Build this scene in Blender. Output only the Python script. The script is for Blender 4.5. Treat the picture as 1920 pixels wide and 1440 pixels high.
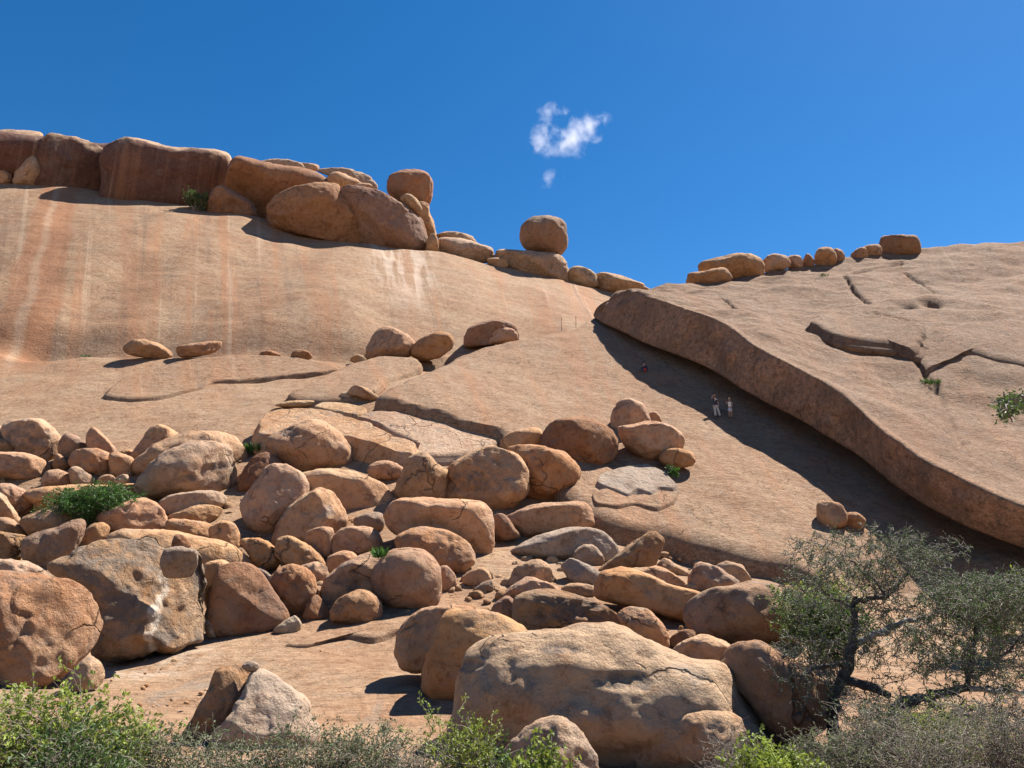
import bpy, bmesh, math, random
import numpy as np
from mathutils import Vector, Matrix

for o in list(bpy.data.objects): bpy.data.objects.remove(o)
scene = bpy.context.scene
COL = scene.collection

# ------------------------------------------------------------------ camera
F = 1400.0            # focal length in photo pixels (photo 1920 x 1440)
PITCH = math.radians(15.0)
EYE = np.array([0.0, 0.0, 1.7])
cd = bpy.data.cameras.new('camera')
cd.sensor_fit = 'HORIZONTAL'; cd.sensor_width = 36.0; cd.lens = 36.0 * F / 1920.0
cd.clip_start = 0.1; cd.clip_end = 6000
cam = bpy.data.objects.new('camera', cd); COL.objects.link(cam)
cam.location = EYE.tolist(); cam.rotation_euler = (math.radians(90) + PITCH, 0, 0)
scene.camera = cam

# ------------------------------------------------------------------ sky and sun
SUN = Vector((0.44, 0.33, 0.84)).normalized()
SUN_EL = math.asin(SUN.z); SUN_AZ = math.atan2(SUN.x, SUN.y)
world = bpy.data.worlds.new('World'); scene.world = world; world.use_nodes = True
wn = world.node_tree; wn.nodes.clear()
sky = wn.nodes.new('ShaderNodeTexSky'); sky.sky_type = 'NISHITA'; sky.sun_disc = False
sky.sun_elevation = SUN_EL; sky.sun_rotation = SUN_AZ
sky.altitude = 1400; sky.air_density = 1.0; sky.dust_density = 0.3; sky.ozone_density = 2.2
hs = wn.nodes.new('ShaderNodeHueSaturation'); hs.inputs['Saturation'].default_value = 1.37
bg = wn.nodes.new('ShaderNodeBackground'); bg.inputs['Strength'].default_value = 0.057
wo = wn.nodes.new('ShaderNodeOutputWorld')
wn.links.new(sky.outputs['Color'], hs.inputs['Color']); wn.links.new(hs.outputs['Color'], bg.inputs['Color'])
wn.links.new(bg.outputs['Background'], wo.inputs['Surface'])
sd = bpy.data.lights.new('sun', 'SUN'); sd.energy = 5.0; sd.angle = math.radians(0.5); sd.color = (1.0, 0.94, 0.85)
sun = bpy.data.objects.new('sun', sd); COL.objects.link(sun)
sun.rotation_euler = SUN.to_track_quat('Z', 'Y').to_euler()
sun.location = (30, 20, 80)
vs = scene.view_settings
vs.view_transform = 'Standard'; vs.look = 'None'; vs.gamma = 1.0; vs.exposure = 1.39; vs.use_curve_mapping = False
scene.cycles.max_bounces = 5; scene.cycles.diffuse_bounces = 3; scene.cycles.volume_bounces = 2
scene.cycles.transparent_max_bounces = 8

# ------------------------------------------------------------------ helpers
CP, SP = math.cos(PITCH), math.sin(PITCH)
def ray(u, v):
    """photo pixel -> direction with y component 1"""
    a = (np.asarray(u, float) - 960) / F; b = (720 - np.asarray(v, float)) / F
    dx = a; dy = CP - b * SP; dz = SP + b * CP
    return np.stack([dx / dy, np.ones_like(dy), dz / dy], -1)
def at(u, v, Y):
    return EYE + ray(u, v) * Y

def _hash(ix, iy, iz, seed):
    h = (ix.astype(np.int64) * 374761393 + iy.astype(np.int64) * 668265263 + iz.astype(np.int64) * 2147483647 + seed * 974711) & 0xffffffff
    h = ((h ^ (h >> 13)) * 1274126177) & 0xffffffff
    h = h ^ (h >> 16)
    return (h & 0xffff) / 65535.0 * 2 - 1
def vnoise(p, seed=0):
    p = np.asarray(p, float); i = np.floor(p); f = p - i; f = f * f * f * (f * (f * 6 - 15) + 10); i = i.astype(np.int64)
    r = 0
    for dx in (0, 1):
        wx = f[..., 0] if dx else 1 - f[..., 0]
        for dy in (0, 1):
            wy = f[..., 1] if dy else 1 - f[..., 1]
            for dz in (0, 1):
                wz = f[..., 2] if dz else 1 - f[..., 2]
                r = r + wx * wy * wz * _hash(i[..., 0] + dx, i[..., 1] + dy, i[..., 2] + dz, seed)
    return r
def fbm(p, oct=3, seed=0, gain=0.5):
    p = np.asarray(p, float); r = 0; a = 1.0
    for k in range(oct):
        r = r + a * vnoise(p * (2.03 ** k) + 17.3 * k, seed + k); a *= gain
    return r
def ridged(p, oct=3, seed=0):
    p = np.asarray(p, float); r = 0; a = 1.0
    for k in range(oct):
        r = r + a * (1 - np.abs(vnoise(p * (2.1 ** k) + 9.1 * k, seed + k)) * 2); a *= 0.5
    return r

class TPS:
    def __init__(self, P, lam=0.5):
        P = np.asarray(P, float); self.c = P[:, :2]; n = len(P)
        K = self._k(self.c); K[np.arange(n), np.arange(n)] += lam
        A = np.zeros((n + 3, n + 3)); A[:n, :n] = K; A[:n, n] = 1; A[:n, n + 1:] = self.c
        A[n, :n] = 1; A[n + 1:, :n] = self.c.T
        b = np.zeros(n + 3); b[:n] = P[:, 2]
        self.w = np.linalg.solve(A, b)
    def _k(self, q):
        d2 = ((q[:, None, :] - self.c[None]) ** 2).sum(-1)
        return 0.5 * d2 * np.log(np.maximum(d2, 1e-9))
    def __call__(self, X, Y):
        X = np.asarray(X, float); sh = X.shape
        q = np.stack([X.ravel(), np.asarray(Y, float).ravel()], -1); out = np.empty(len(q)); n = len(self.c)
        for i in range(0, len(q), 20000):
            s = q[i:i + 20000]
            out[i:i + 20000] = self._k(s) @ self.w[:n] + self.w[n] + s @ self.w[n + 1:]
        return out.reshape(sh)

def hit(surf, u, v, off=0.0, y0=6.0, y1=128.0):
    """first point of the pixel's ray on surf(X,Y)+off"""
    d = ray(u, v); Ys = np.arange(y0, y1, 0.15)
    g = EYE[2] + d[2] * Ys - (surf(EYE[0] + d[0] * Ys, Ys) + off)
    s = np.where((g[:-1] > 0) & (g[1:] <= 0))[0]
    if len(s) == 0:
        k = int(np.argmin(np.abs(g))); Y = Ys[k]
    else:
        k = s[0]; Y = Ys[k] + 0.15 * g[k] / (g[k] - g[k + 1])
    return EYE + d * Y

def mesh_obj(name, verts, faces, mat, parent=None, smooth=True):
    me = bpy.data.meshes.new(name)
    verts = np.asarray(verts, np.float32); faces = np.asarray(faces, np.int32)
    k = faces.shape[1]
    me.vertices.add(len(verts)); me.vertices.foreach_set('co', verts.ravel())
    me.loops.add(faces.size); me.loops.foreach_set('vertex_index', faces.ravel())
    me.polygons.add(len(faces)); me.polygons.foreach_set('loop_start', np.arange(0, faces.size, k, dtype=np.int32))
    me.polygons.foreach_set('loop_total', np.full(len(faces), k, np.int32))
    me.polygons.foreach_set('use_smooth', np.full(len(faces), smooth, bool))
    me.update(calc_edges=True); me.validate()
    if mat: me.materials.append(mat)
    o = bpy.data.objects.new(name, me); COL.objects.link(o)
    if parent: o.parent = parent
    return o
def tag(o, label=None, cat=None, group=None, kind=None):
    if label: o['label'] = label
    if cat: o['category'] = cat
    if group: o['group'] = group
    if kind: o['kind'] = kind
    return o
def empty(name, loc):
    o = bpy.data.objects.new(name, None); COL.objects.link(o); o.location = [float(c) for c in loc]
    return o
def grid_faces(n, m, close=False):
    """rows n, columns m"""
    i = np.arange(n - 1)[:, None] * m; j = np.arange(m if close else m - 1)[None]
    jn = (j + 1) % m
    return np.stack([i + j, i + jn, i + m + jn, i + m + j], -1).reshape(-1, 4)

# ------------------------------------------------------------------ materials
class NT:
    def __init__(self, m):
        m.use_nodes = True; self.t = m.node_tree; self.t.nodes.clear()
    def n(self, typ, **kw):
        nd = self.t.nodes.new(typ)
        for k, v in kw.items(): setattr(nd, k, v)
        return nd
    def l(self, a, b): self.t.links.new(a, b)
    def noise(self, vec, scale, detail=6, rough=0.55, dist=0.0):
        nd = self.n('ShaderNodeTexNoise'); nd.inputs['Scale'].default_value = scale; nd.inputs['Detail'].default_value = detail
        nd.inputs['Roughness'].default_value = rough; nd.inputs['Distortion'].default_value = dist
        self.l(vec, nd.inputs['Vector']); return nd.outputs['Fac']
    def ramp(self, fac, lo, hi):
        nd = self.n('ShaderNodeMapRange'); nd.interpolation_type = 'SMOOTHSTEP'
        nd.inputs['From Min'].default_value = lo; nd.inputs['From Max'].default_value = hi
        self.l(fac, nd.inputs['Value']); return nd.outputs['Result']
    def mix(self, fac, a, b, mode='MIX'):
        nd = self.n('ShaderNodeMix'); nd.data_type = 'RGBA'; nd.blend_type = mode
        for s, x in ((0, fac), (6, a), (7, b)):
            if isinstance(x, (int, float)): nd.inputs[s].default_value = x
            elif isinstance(x, tuple): nd.inputs[s].default_value = (*x, 1)
            else: self.l(x, nd.inputs[s])
        return nd.outputs[2]
    def math(self, op, a, b=None):
        nd = self.n('ShaderNodeMath', operation=op)
        for s, x in ((0, a), (1, b)):
            if x is None: continue
            if isinstance(x, (int, float)): nd.inputs[s].default_value = x
            else: self.l(x, nd.inputs[s])
        return nd.outputs[0]
    def mapping(self, vec, scale, rot=(0, 0, 0)):
        nd = self.n('ShaderNodeMapping'); nd.inputs['Scale'].default_value = scale; nd.inputs['Rotation'].default_value = rot
        self.l(vec, nd.inputs['Vector']); return nd.outputs['Vector']

def fall(t, pos):
    sp = t.n('ShaderNodeSeparateXYZ'); t.l(pos, sp.inputs[0])
    q = t.math('MULTIPLY', t.math('DIVIDE', t.math('SUBTRACT', sp.outputs[0], 10.0), t.math('ADD', sp.outputs[1], 10.0)), 90.0)
    cb = t.n('ShaderNodeCombineXYZ'); t.l(q, cb.inputs[0]); t.l(sp.outputs[1], cb.inputs[1]); t.l(sp.outputs[2], cb.inputs[2])
    return cb.outputs[0]
def granite(name, c1, c2, grey=0.3, dark=0.25, fine=1.0, bump=1.0, streak=0.0, flakes=0.0, cracks=0.0, cscale=0.16, var=1.0, sy=None, extra=None, gcol=(0.26, 0.21, 0.17), dcol=(0.075, 0.055, 0.045), scol=(0.17, 0.125, 0.10)):
    m = bpy.data.materials.new(name); t = NT(m)
    geo = t.n('ShaderNodeNewGeometry'); pos = geo.outputs['Position']
    oi = t.n('ShaderNodeObjectInfo')
    big = t.ramp(t.noise(pos, 0.22, 4, 0.5, 0.4), 0.35, 0.65)
    col = t.mix(big, c1, c2)
    mid = t.noise(pos, 1.3, 7, 0.62, 0.3)
    col = t.mix(t.ramp(mid, 0.40, 0.72), col, t.mix(1.0, col, (0.80, 0.72, 0.66), 'MULTIPLY'))
    mot = t.noise(pos, 3.2, 8, 0.72, 0.5)
    col = t.mix(t.ramp(mot, 0.50, 0.66), col, t.mix(1.0, col, (0.66, 0.58, 0.53), 'MULTIPLY'))
    col = t.mix(t.math('MULTIPLY', t.ramp(mot, 0.46, 0.34), 0.5), col, t.mix(1.0, col, (1.22, 1.20, 1.16), 'MULTIPLY'))
    col = t.mix(t.ramp(t.noise(pos, 0.9, 8, 0.65, 0.8), 0.58 - 0.12 * grey, 0.74), col, t.mix(min(1, 0.35 + 0.5 * grey), col, gcol))
    if dark > 0:
        dm = t.math('MULTIPLY', t.ramp(t.noise(pos, 0.55, 9, 0.68, 0.6), 0.60, 0.70), min(1.0, dark))
        col = t.mix(dm, col, dcol)
    if streak > 0:
        q = fall(t, pos)
        if sy:
            s3 = t.n('ShaderNodeSeparateXYZ'); t.l(pos, s3.inputs[0]); streak = t.math('MULTIPLY', t.math('ADD', t.math('MULTIPLY', t.ramp(s3.outputs[1], sy[0], sy[1]), 0.8), 0.2), streak)
        sm7 = t.math('MULTIPLY', streak, 0.7) if sy else streak * 0.7
        col = t.mix(t.math('MULTIPLY', t.ramp(t.noise(t.mapping(q, (0.34, 0.010, 0.010)), 1.0, 6, 0.6, 0.25), 0.48, 0.64), streak), col, (0.30, 0.145, 0.072))
        col = t.mix(t.math('MULTIPLY', t.ramp(t.noise(t.mapping(q, (0.60, 0.012, 0.012)), 1.3, 6, 0.6, 0.2), 0.57, 0.70), sm7), col, (0.17, 0.105, 0.07))
        col = t.mix(t.math('MULTIPLY', t.ramp(t.noise(t.mapping(q, (0.80, 0.014, 0.014)), 0.9, 5, 0.6, 0.2), 0.60, 0.72), sm7), col, (0.42, 0.30, 0.20))
    if extra: col = extra(t, pos, col)
    at_ = t.n('ShaderNodeAttribute'); at_.attribute_name = 'scar'  # broken scars on boulders; on the dome, the side face with painted bounce light
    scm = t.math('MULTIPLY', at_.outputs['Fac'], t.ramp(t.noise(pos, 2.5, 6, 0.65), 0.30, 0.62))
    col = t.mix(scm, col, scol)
    hv = t.n('ShaderNodeHueSaturation')
    t.l(col, hv.inputs['Color'])
    vr = t.n('ShaderNodeMapRange'); t.l(oi.outputs['Random'], vr.inputs['Value']); vr.inputs['To Min'].default_value = 1 - 0.15 * var; vr.inputs['To Max'].default_value = 1 + 0.10 * var
    r2 = t.math('FRACT', t.math('MULTIPLY', oi.outputs['Random'], 17.31)); r3 = t.math('FRACT', t.math('MULTIPLY', oi.outputs['Random'], 53.7))
    t.l(t.math('ADD', t.math('MULTIPLY', r2, 0.22 * var), 0.98 - 0.13 * var), hv.inputs['Saturation']); t.l(t.math('ADD', t.math('MULTIPLY', r3, 0.009 * var), 0.5 - 0.0035 * var), hv.inputs['Hue'])
    t.l(vr.outputs['Result'], hv.inputs['Value']); col = hv.outputs['Color']
    spk = t.noise(pos, 26, 4, 0.7)
    col = t.mix(t.math('MULTIPLY', t.ramp(spk, 0.52, 0.70), 0.55 * fine), col, t.mix(1.0, col, (0.55, 0.5, 0.48), 'MULTIPLY'))
    col = t.mix(t.math('MULTIPLY', t.ramp(t.noise(pos, 15, 5, 0.7), 0.55, 0.72), 0.30 * fine), col, (0.42, 0.31, 0.215))
    b = t.n('ShaderNodeBsdfPrincipled'); b.inputs['Roughness'].default_value = 0.93
    b.inputs['Specular IOR Level'].default_value = 0.18
    h = t.math('ADD', t.math('MULTIPLY', mid, 0.7), t.math('MULTIPLY', t.noise(pos, 5, 8, 0.68), 0.40))
    h = t.math('ADD', h, t.math('MULTIPLY', t.noise(pos, 24, 5, 0.7), 0.10))
    if flakes > 0:
        fv = t.mapping(pos, (0.45, 1.7, 1.9))
        fl = t.noise(fv, 2.4, 7, 0.65, 0.6)
        st = t.ramp(fl, 0.50, 0.535)
        h = t.math('ADD', h, t.math('MULTIPLY', st, 0.22 * flakes))
        st2 = t.ramp(t.noise(t.mapping(pos, (0.5, 2.0, 2.2)), 4.5, 5, 0.6, 0.5), 0.55, 0.585)
        h = t.math('ADD', h, t.math('MULTIPLY', st2, 0.15 * flakes))
    if cracks > 0:
        vo = t.n('ShaderNodeTexVoronoi', feature='DISTANCE_TO_EDGE'); vo.inputs['Scale'].default_value = cscale
        dn = t.n('ShaderNodeTexNoise'); dn.inputs['Scale'].default_value = 0.5; dn.inputs['Detail'].default_value = 5; t.l(pos, dn.inputs['Vector'])
        va = t.n('ShaderNodeVectorMath', operation='MULTIPLY_ADD'); t.l(dn.outputs['Color'], va.inputs[0]); va.inputs[1].default_value = (0.8 / cscale,) * 3; t.l(pos, va.inputs[2])
        t.l(va.outputs[0], vo.inputs['Vector'])
        ck = t.math('MULTIPLY', t.ramp(vo.outputs['Distance'], 0.016 if cscale > 0.2 else 0.010, 0.0), t.ramp(t.noise(pos, 0.3, 3), 0.50, 0.60))
        h = t.math('SUBTRACT', h, t.math('MULTIPLY', ck, 0.8 * cracks))
        col = t.mix(t.math('MULTIPLY', ck, 0.4), col, (0.06, 0.04, 0.03))
    bp = t.n('ShaderNodeBump'); bp.inputs['Strength'].default_value = 1.0; bp.inputs['Distance'].default_value = 0.24 * bump
    t.l(h, bp.inputs['Height']); t.l(bp.outputs['Normal'], b.inputs['Normal'])
    t.l(col, b.inputs['Base Color'])
    o = t.n('ShaderNodeOutputMaterial'); t.l(b.outputs[0], o.inputs[0])
    return m

def box_mask(t, pos, x0, x1, y0, y1, fx, fy):
    """soft world-space patch x0..x1, y0..y1 for stains"""
    sp = t.n('ShaderNodeSeparateXYZ'); t.l(pos, sp.inputs[0])
    r = t.math('MULTIPLY', t.ramp(sp.outputs[0], x0 - fx, x0 + fx), t.ramp(sp.outputs[0], x1 + fx, x1 - fx))
    q = t.math('MULTIPLY', t.ramp(sp.outputs[1], y0 - fy, y0 + fy), t.ramp(sp.outputs[1], y1 + fy, y1 - fy))
    return t.math('MULTIPLY', r, q)

def wall_stains(t, pos, col):
    wob = t.noise(pos, 0.12, 4, 0.6)
    # white run-off below the split boulder
    q = fall(t, pos)
    m = box_mask(t, q, -24.8, -17.6, 86, 117, 1.6, 10)
    st = t.ramp(t.noise(t.mapping(q, (0.9, 0.05, 0.05)), 1.1, 6, 0.62, 0.3), 0.42, 0.60)
    col = t.mix(t.math('MULTIPLY', t.math('MULTIPLY', m, st), 0.5), col, (0.56, 0.45, 0.36))
    # bleached and grey patches on the low slab under the shattered block
    pm = t.math('MULTIPLY', box_mask(t, pos, -13.2, -9.2, 22.0, 26.0, 0.8, 0.9), t.ramp(t.noise(pos, 1.4, 6, 0.65, 0.4), 0.40, 0.58))
    col = t.mix(t.math('MULTIPLY', pm, 0.7), col, (0.40, 0.31, 0.23))
    vm = t.math('MULTIPLY', box_mask(t, pos, -14, 2, 15.0, 27.0, 1.0, 2.0), t.ramp(t.noise(t.mapping(pos, (0.55, 0.16, 0.16)), 1.0, 6, 0.6, 0.8), 0.57, 0.66))
    col = t.mix(t.math('MULTIPLY', vm, 0.6), col, (0.21, 0.165, 0.125))
    # pale and orange band at the far left
    sp = t.n('ShaderNodeSeparateXYZ'); t.l(pos, sp.inputs[0])
    xs = t.math('ADD', t.math('ADD', sp.outputs[0], t.math('MULTIPLY', sp.outputs[1], 0.646)), t.math('MULTIPLY', wob, 2.2))
    def band(c, w, colr, f, y0=40, y1=98):
        nonlocal col
        b = t.math('MULTIPLY', t.ramp(xs, c - w - 0.4, c - w + 0.4), t.ramp(xs, c + w + 0.4, c + w - 0.4))
        yk = t.math('MULTIPLY', t.ramp(sp.outputs[1], 62, 68), t.ramp(sp.outputs[1], 119, 110))
        col = t.mix(t.math('MULTIPLY', t.math('MULTIPLY', b, yk), f), col, colr)
    band(-1.9, 3.0, (0.28, 0.115, 0.05), 0.55)
    band(-2.4, 0.5, (0.40, 0.30, 0.205), 0.4)
    return col

M = {}
M['slope'] = granite('granite_slope', var=0.0, c1=(0.308, 0.206, 0.128), c2=(0.292, 0.176, 0.103), grey=0.25, dark=0.10, streak=0.72, sy=(58, 70), flakes=0.4, cracks=0.0, extra=wall_stains, bump=0.75)
M['ramp'] = granite('granite_ramp', var=0.0, c1=(0.292, 0.192, 0.12), c2=(0.278, 0.168, 0.10), grey=0.3, dark=0.12, streak=0.5, flakes=0.65, cracks=0.5, bump=0.8)
M['dome'] = granite('granite_dome', var=0.0, c1=(0.238, 0.153, 0.097), c2=(0.228, 0.136, 0.082), grey=0.5, dark=0.25, streak=0.3, flakes=0.7, cracks=0.6, gcol=(0.23, 0.17, 0.14), scol=(0.44, 0.245, 0.14))  # scol here lightens the shaded side face: orange rock with ramp bounce painted in
M['o'] = granite('granite_orange', (0.44, 0.258, 0.142), (0.40, 0.21, 0.108), grey=0.55, dark=0.5, cracks=0.5, cscale=0.3)
M['t'] = granite('granite_tan', (0.44, 0.292, 0.182), (0.395, 0.236, 0.133), grey=0.7, dark=0.4, bump=1.2, cracks=0.6, cscale=0.3)
M['g'] = granite('granite_weathered', (0.37, 0.238, 0.147), (0.335, 0.178, 0.094), grey=0.9, dark=0.7, bump=1.7, cracks=0.7, cscale=0.35)
M['d'] = granite('granite_brown', (0.30, 0.165, 0.094), (0.26, 0.132, 0.075), grey=0.4, dark=0.45, cracks=0.5, cscale=0.3)
def varnish_cap(t, pos, col):
    tc = t.n('ShaderNodeTexCoord'); sp = t.n('ShaderNodeSeparateXYZ'); t.l(tc.outputs['Generated'], sp.inputs[0])
    k = t.ramp(t.math('ADD', sp.outputs[2], t.math('MULTIPLY', t.math('SUBTRACT', t.noise(pos, 0.35, 5), 0.5), 0.55)), 0.72, 0.80)
    return t.mix(k, col, (0.36, 0.225, 0.135))
M['v'] = granite('granite_varnished', (0.135, 0.066, 0.047), (0.11, 0.053, 0.04), grey=0.15, dark=0.4, streak=0.35, extra=varnish_cap)
def block_stain(t, pos, col):
    sp = t.n('ShaderNodeSeparateXYZ'); t.l(pos, sp.inputs[0])
    xs = t.math('ADD', sp.outputs[0], t.math('MULTIPLY', t.noise(pos, 0.9, 4), 0.5))
    b = t.math('MULTIPLY', t.ramp(xs, -10.72, -10.66), t.ramp(xs, -10.50, -10.58))
    col = t.mix(t.math('MULTIPLY', t.ramp(t.noise(pos, 0.5, 5), 0.45, 0.6), 0.6), col, (0.34, 0.17, 0.08))
    col = t.mix(t.math('MULTIPLY', t.ramp(t.noise(pos, 0.8, 8, 0.7, 0.6), 0.46, 0.58), 0.75), col, (0.15, 0.125, 0.105))
    return t.mix(t.math('MULTIPLY', t.math('MULTIPLY', b, t.ramp(t.noise(pos, 3.0, 5, 0.7), 0.35, 0.6)), 0.75), col, (0.60, 0.53, 0.45))
M['gs'] = granite('granite_shattered', (0.36, 0.245, 0.16), (0.33, 0.19, 0.105), grey=0.9, dark=0.8, bump=1.7, cracks=0.3, extra=block_stain)
M['p'] = granite('granite_pale', (0.44, 0.33, 0.225), (0.39, 0.28, 0.185), grey=0.2, dark=0.15, bump=1.2, cracks=1.0)
M['y'] = granite('granite_grey', (0.36, 0.265, 0.195), (0.30, 0.21, 0.155), grey=0.9, dark=0.6, bump=1.4)

def simple(name, col, rough=0.8, var=0.25, scale=6, metal=0.0, trans=0.0):
    m = bpy.data.materials.new(name); t = NT(m)
    geo = t.n('ShaderNodeNewGeometry')
    c = t.mix(t.ramp(t.noise(geo.outputs['Position'], scale, 4), 0.3, 0.7), tuple(x * (1 - var) for x in col), tuple(min(1, x * (1 + var)) for x in col))
    b = t.n('ShaderNodeBsdfPrincipled'); t.l(c, b.inputs['Base Color']); b.inputs['Roughness'].default_value = rough; b.inputs['Metallic'].default_value = metal
    o = t.n('ShaderNodeOutputMaterial')
    if trans:
        tr = t.n('ShaderNodeBsdfTranslucent'); t.l(c, tr.inputs['Color'])
        mx = t.n('ShaderNodeMixShader'); mx.inputs[0].default_value = trans
        t.l(b.outputs[0], mx.inputs[1]); t.l(tr.outputs[0], mx.inputs[2]); t.l(mx.outputs[0], o.inputs[0])
    else: t.l(b.outputs[0], o.inputs[0])
    return m
M['leaf_bright'] = simple('leaf_bright', (0.20, 0.25, 0.035), 0.6, 0.4, 4, trans=0.35)
M['leaf_green'] = simple('leaf_green', (0.06, 0.105, 0.022), 0.6, 0.4, 4, trans=0.3)
M['leaf_grey'] = simple('leaf_grey', (0.13, 0.155, 0.068), 0.65, 0.4, 4, trans=0.3)
M['leaf_acacia'] = simple('leaf_acacia', (0.10, 0.16, 0.045), 0.65, 0.4, 3, trans=0.3)
M['leaf_lush'] = simple('leaf_lush', (0.05, 0.125, 0.016), 0.6, 0.4, 4, trans=0.3)
M['bark'] = simple('bark_dark', (0.06, 0.05, 0.045), 0.9, 0.5, 9)
M['twig_dark'] = simple('twig_dark', (0.15, 0.128, 0.11), 0.9, 0.5, 9)
M['bark_pale'] = simple('bark_pale', (0.26, 0.235, 0.21), 0.85, 0.5, 9)
M['twig'] = simple('twig_grey', (0.18, 0.15, 0.12), 0.9, 0.4, 9)
M['soil'] = simple('sandy_soil', (0.30, 0.19, 0.11), 0.95, 0.3, 2)

# ------------------------------------------------------------------ the rock slope
RH = 1.4   # thickness of the ramp slab that lies on the slope
T = []
def wy(Y): return Y if Y <= 66 else 66 + (Y - 66) * 1.62    # the wall leans back about 40 degrees
def ctl(u, v, Y, sub=0.0):
    p = at(u, v, Y); T.append((p[0], p[1], p[2] - sub))
for u, v, Y in [(-150,1440,13),(300,1440,13),(700,1440,13.5),(1100,1440,14),(1500,1440,13.5),(2050,1440,13),
    (-150,1340,17),(300,1330,18),(700,1330,19),(1100,1330,19),(1500,1330,18.5),(1800,1330,18.5),(2050,1330,18.5),
    (-150,1210,25),(300,1205,26),(650,1200,25.5),(1000,1200,25),(1400,1200,25),(1700,1200,26),(2050,1200,26),
    (-150,1100,30.5),(100,1100,30.5),(450,1100,31),(900,1100,31),(1250,1100,31.5),
    (-150,1000,36.5),(100,1000,36.5),(500,1000,37),(900,1000,37.5),
    (-150,900,42.5),(100,900,42.5),(500,900,43),(850,900,43),
    (-150,800,50),(100,800,50),(500,800,50),(800,800,49.5),
    (-150,740,57),(100,740,57),(500,740,57),(750,740,55.5),
    (-150,672,66),(50,672,66),(300,672,66),(600,673,67),(780,672,68),(880,650,71),(1000,625,75),
    (-150,590,70.5),(100,590,71),(400,590,71),(650,600,71.5),(900,590,76),
    (-150,510,76),(100,500,77),(400,510,77),(700,540,77.5),(950,550,82),
    (-150,420,83.5),(100,420,83.5),(400,450,83.5),(700,500,84),
    (-150,345,92),(0,345,92),(250,382,92),(500,420,93),(650,455,94),(800,475,95),(900,490,96),(1000,510,96.5),(1150,548,97),(1230,560,98)]:
    ctl(u, v, wy(Y))
for u, v, Y in [(960,642,70),(1090,612,77),(1000,700,62),(1200,690,64.5),(1100,800,51.5),(1343,783,56),(1280,880,46.5),(1150,930,42),(1250,985,39.6),
    (1400,1020,38.2),(1480,950,42.5),(1560,990,41.3),(1700,1050,39),(1900,1080,38.5),(2050,1080,38.5),(1450,700,65),(1620,800,56.5),(1800,900,49.5),(2050,930,48.5),(1300,620,80)]:
    ctl(u, v, Y, RH)
for X in (-105, -60, -20, 20, 60, 105):
    T.append((X, 2, 0.0)); T.append((X, -25, 0.1)); T.append((X, 8, -0.45))
for X, Y, Z in [(-110,138,68),(-60,138,68),(-25,138,61),(5,138,50),(30,112,32),(70,112,32),(110,112,32),(-110,168,50),(-60,168,50),(-25,168,42),(5,168,34),(40,168,24),(110,168,24),
    (60,65,17),(60,90,26),(100,65,17),(100,90,26),(100,40,4),(-100,40,5),(-110,66,22)]:
    T.append((X, Y, Z))
base = TPS(T, 0.8)
def terrain(X, Y):
    X = np.asarray(X, float); Y = np.asarray(Y, float)
    k = np.clip((-4.0 - X) / 6.0, 0, 1); yd = 69.6 + 1.4 * np.clip((X + 30) / 20, 0, 1)
    return base(X, Y) - k * 1.7 * np.exp(-((Y - yd) / 2.0) ** 2)

rows = np.concatenate([np.linspace(-20, 4, 12)[:-1], np.linspace(4, 12, 20)[:-1], np.geomspace(12, 66, 330)[:-1], np.linspace(66, 120, 250)[:-1], np.linspace(120, 168, 24)])
cols = np.linspace(-1.0, 1.0, 640)
W = np.maximum(rows, 0) + 16.0 * (rows < 12) * np.clip((12 - rows) / 12, 0, 3)
XX = cols[None] * (np.maximum(rows, 12) + np.where(rows < 12, 12 - rows, 0) * 1.0)[:, None]
YY = np.repeat(rows[:, None], len(cols), 1)
ZZ = terrain(XX, YY)
pp = np.stack([XX, YY, ZZ], -1)
amp = np.clip((YY - 10) / 10, 0, 1)
ZZ = ZZ + amp * (0.26 * fbm(pp / 6.5, 3, 3) + 0.05 * fbm(pp * np.array([0.35, 1.0, 1.0]) / 1.1, 3, 11))
# broad soft hollows running down the steep wall
wallm = np.clip((YY - 64) / 6, 0, 1) * np.clip((118 - YY) / 10, 0, 1)
ZZ = ZZ + wallm * (0.9 * fbm(np.stack([XX / 11, YY / 40, 0 * XX], -1), 2, 41) + 0.3 * fbm(np.stack([XX / 7, YY / 9, 0 * XX], -1), 2, 43))
slope = mesh_obj('rock_slope', np.stack([XX, YY, ZZ], -1).reshape(-1, 3), grid_faces(len(rows), len(cols)), M['slope'])
tag(slope, 'bare tan granite slope and cliff rising behind the boulders', None, None, 'structure')
# ground beyond
g = bmesh.new()
bmesh.ops.create_circle(g, cap_ends=True, segments=64, radius=3000)
me = bpy.data.meshes.new('ground'); g.to_mesh(me); g.free(); me.materials.append(M['soil'])
ground = bpy.data.objects.new('ground', me); COL.objects.link(ground); ground.location = (0, 0, -3.2)
tag(ground, 'flat sandy ground around the rocks', None, None, 'structure')

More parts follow.
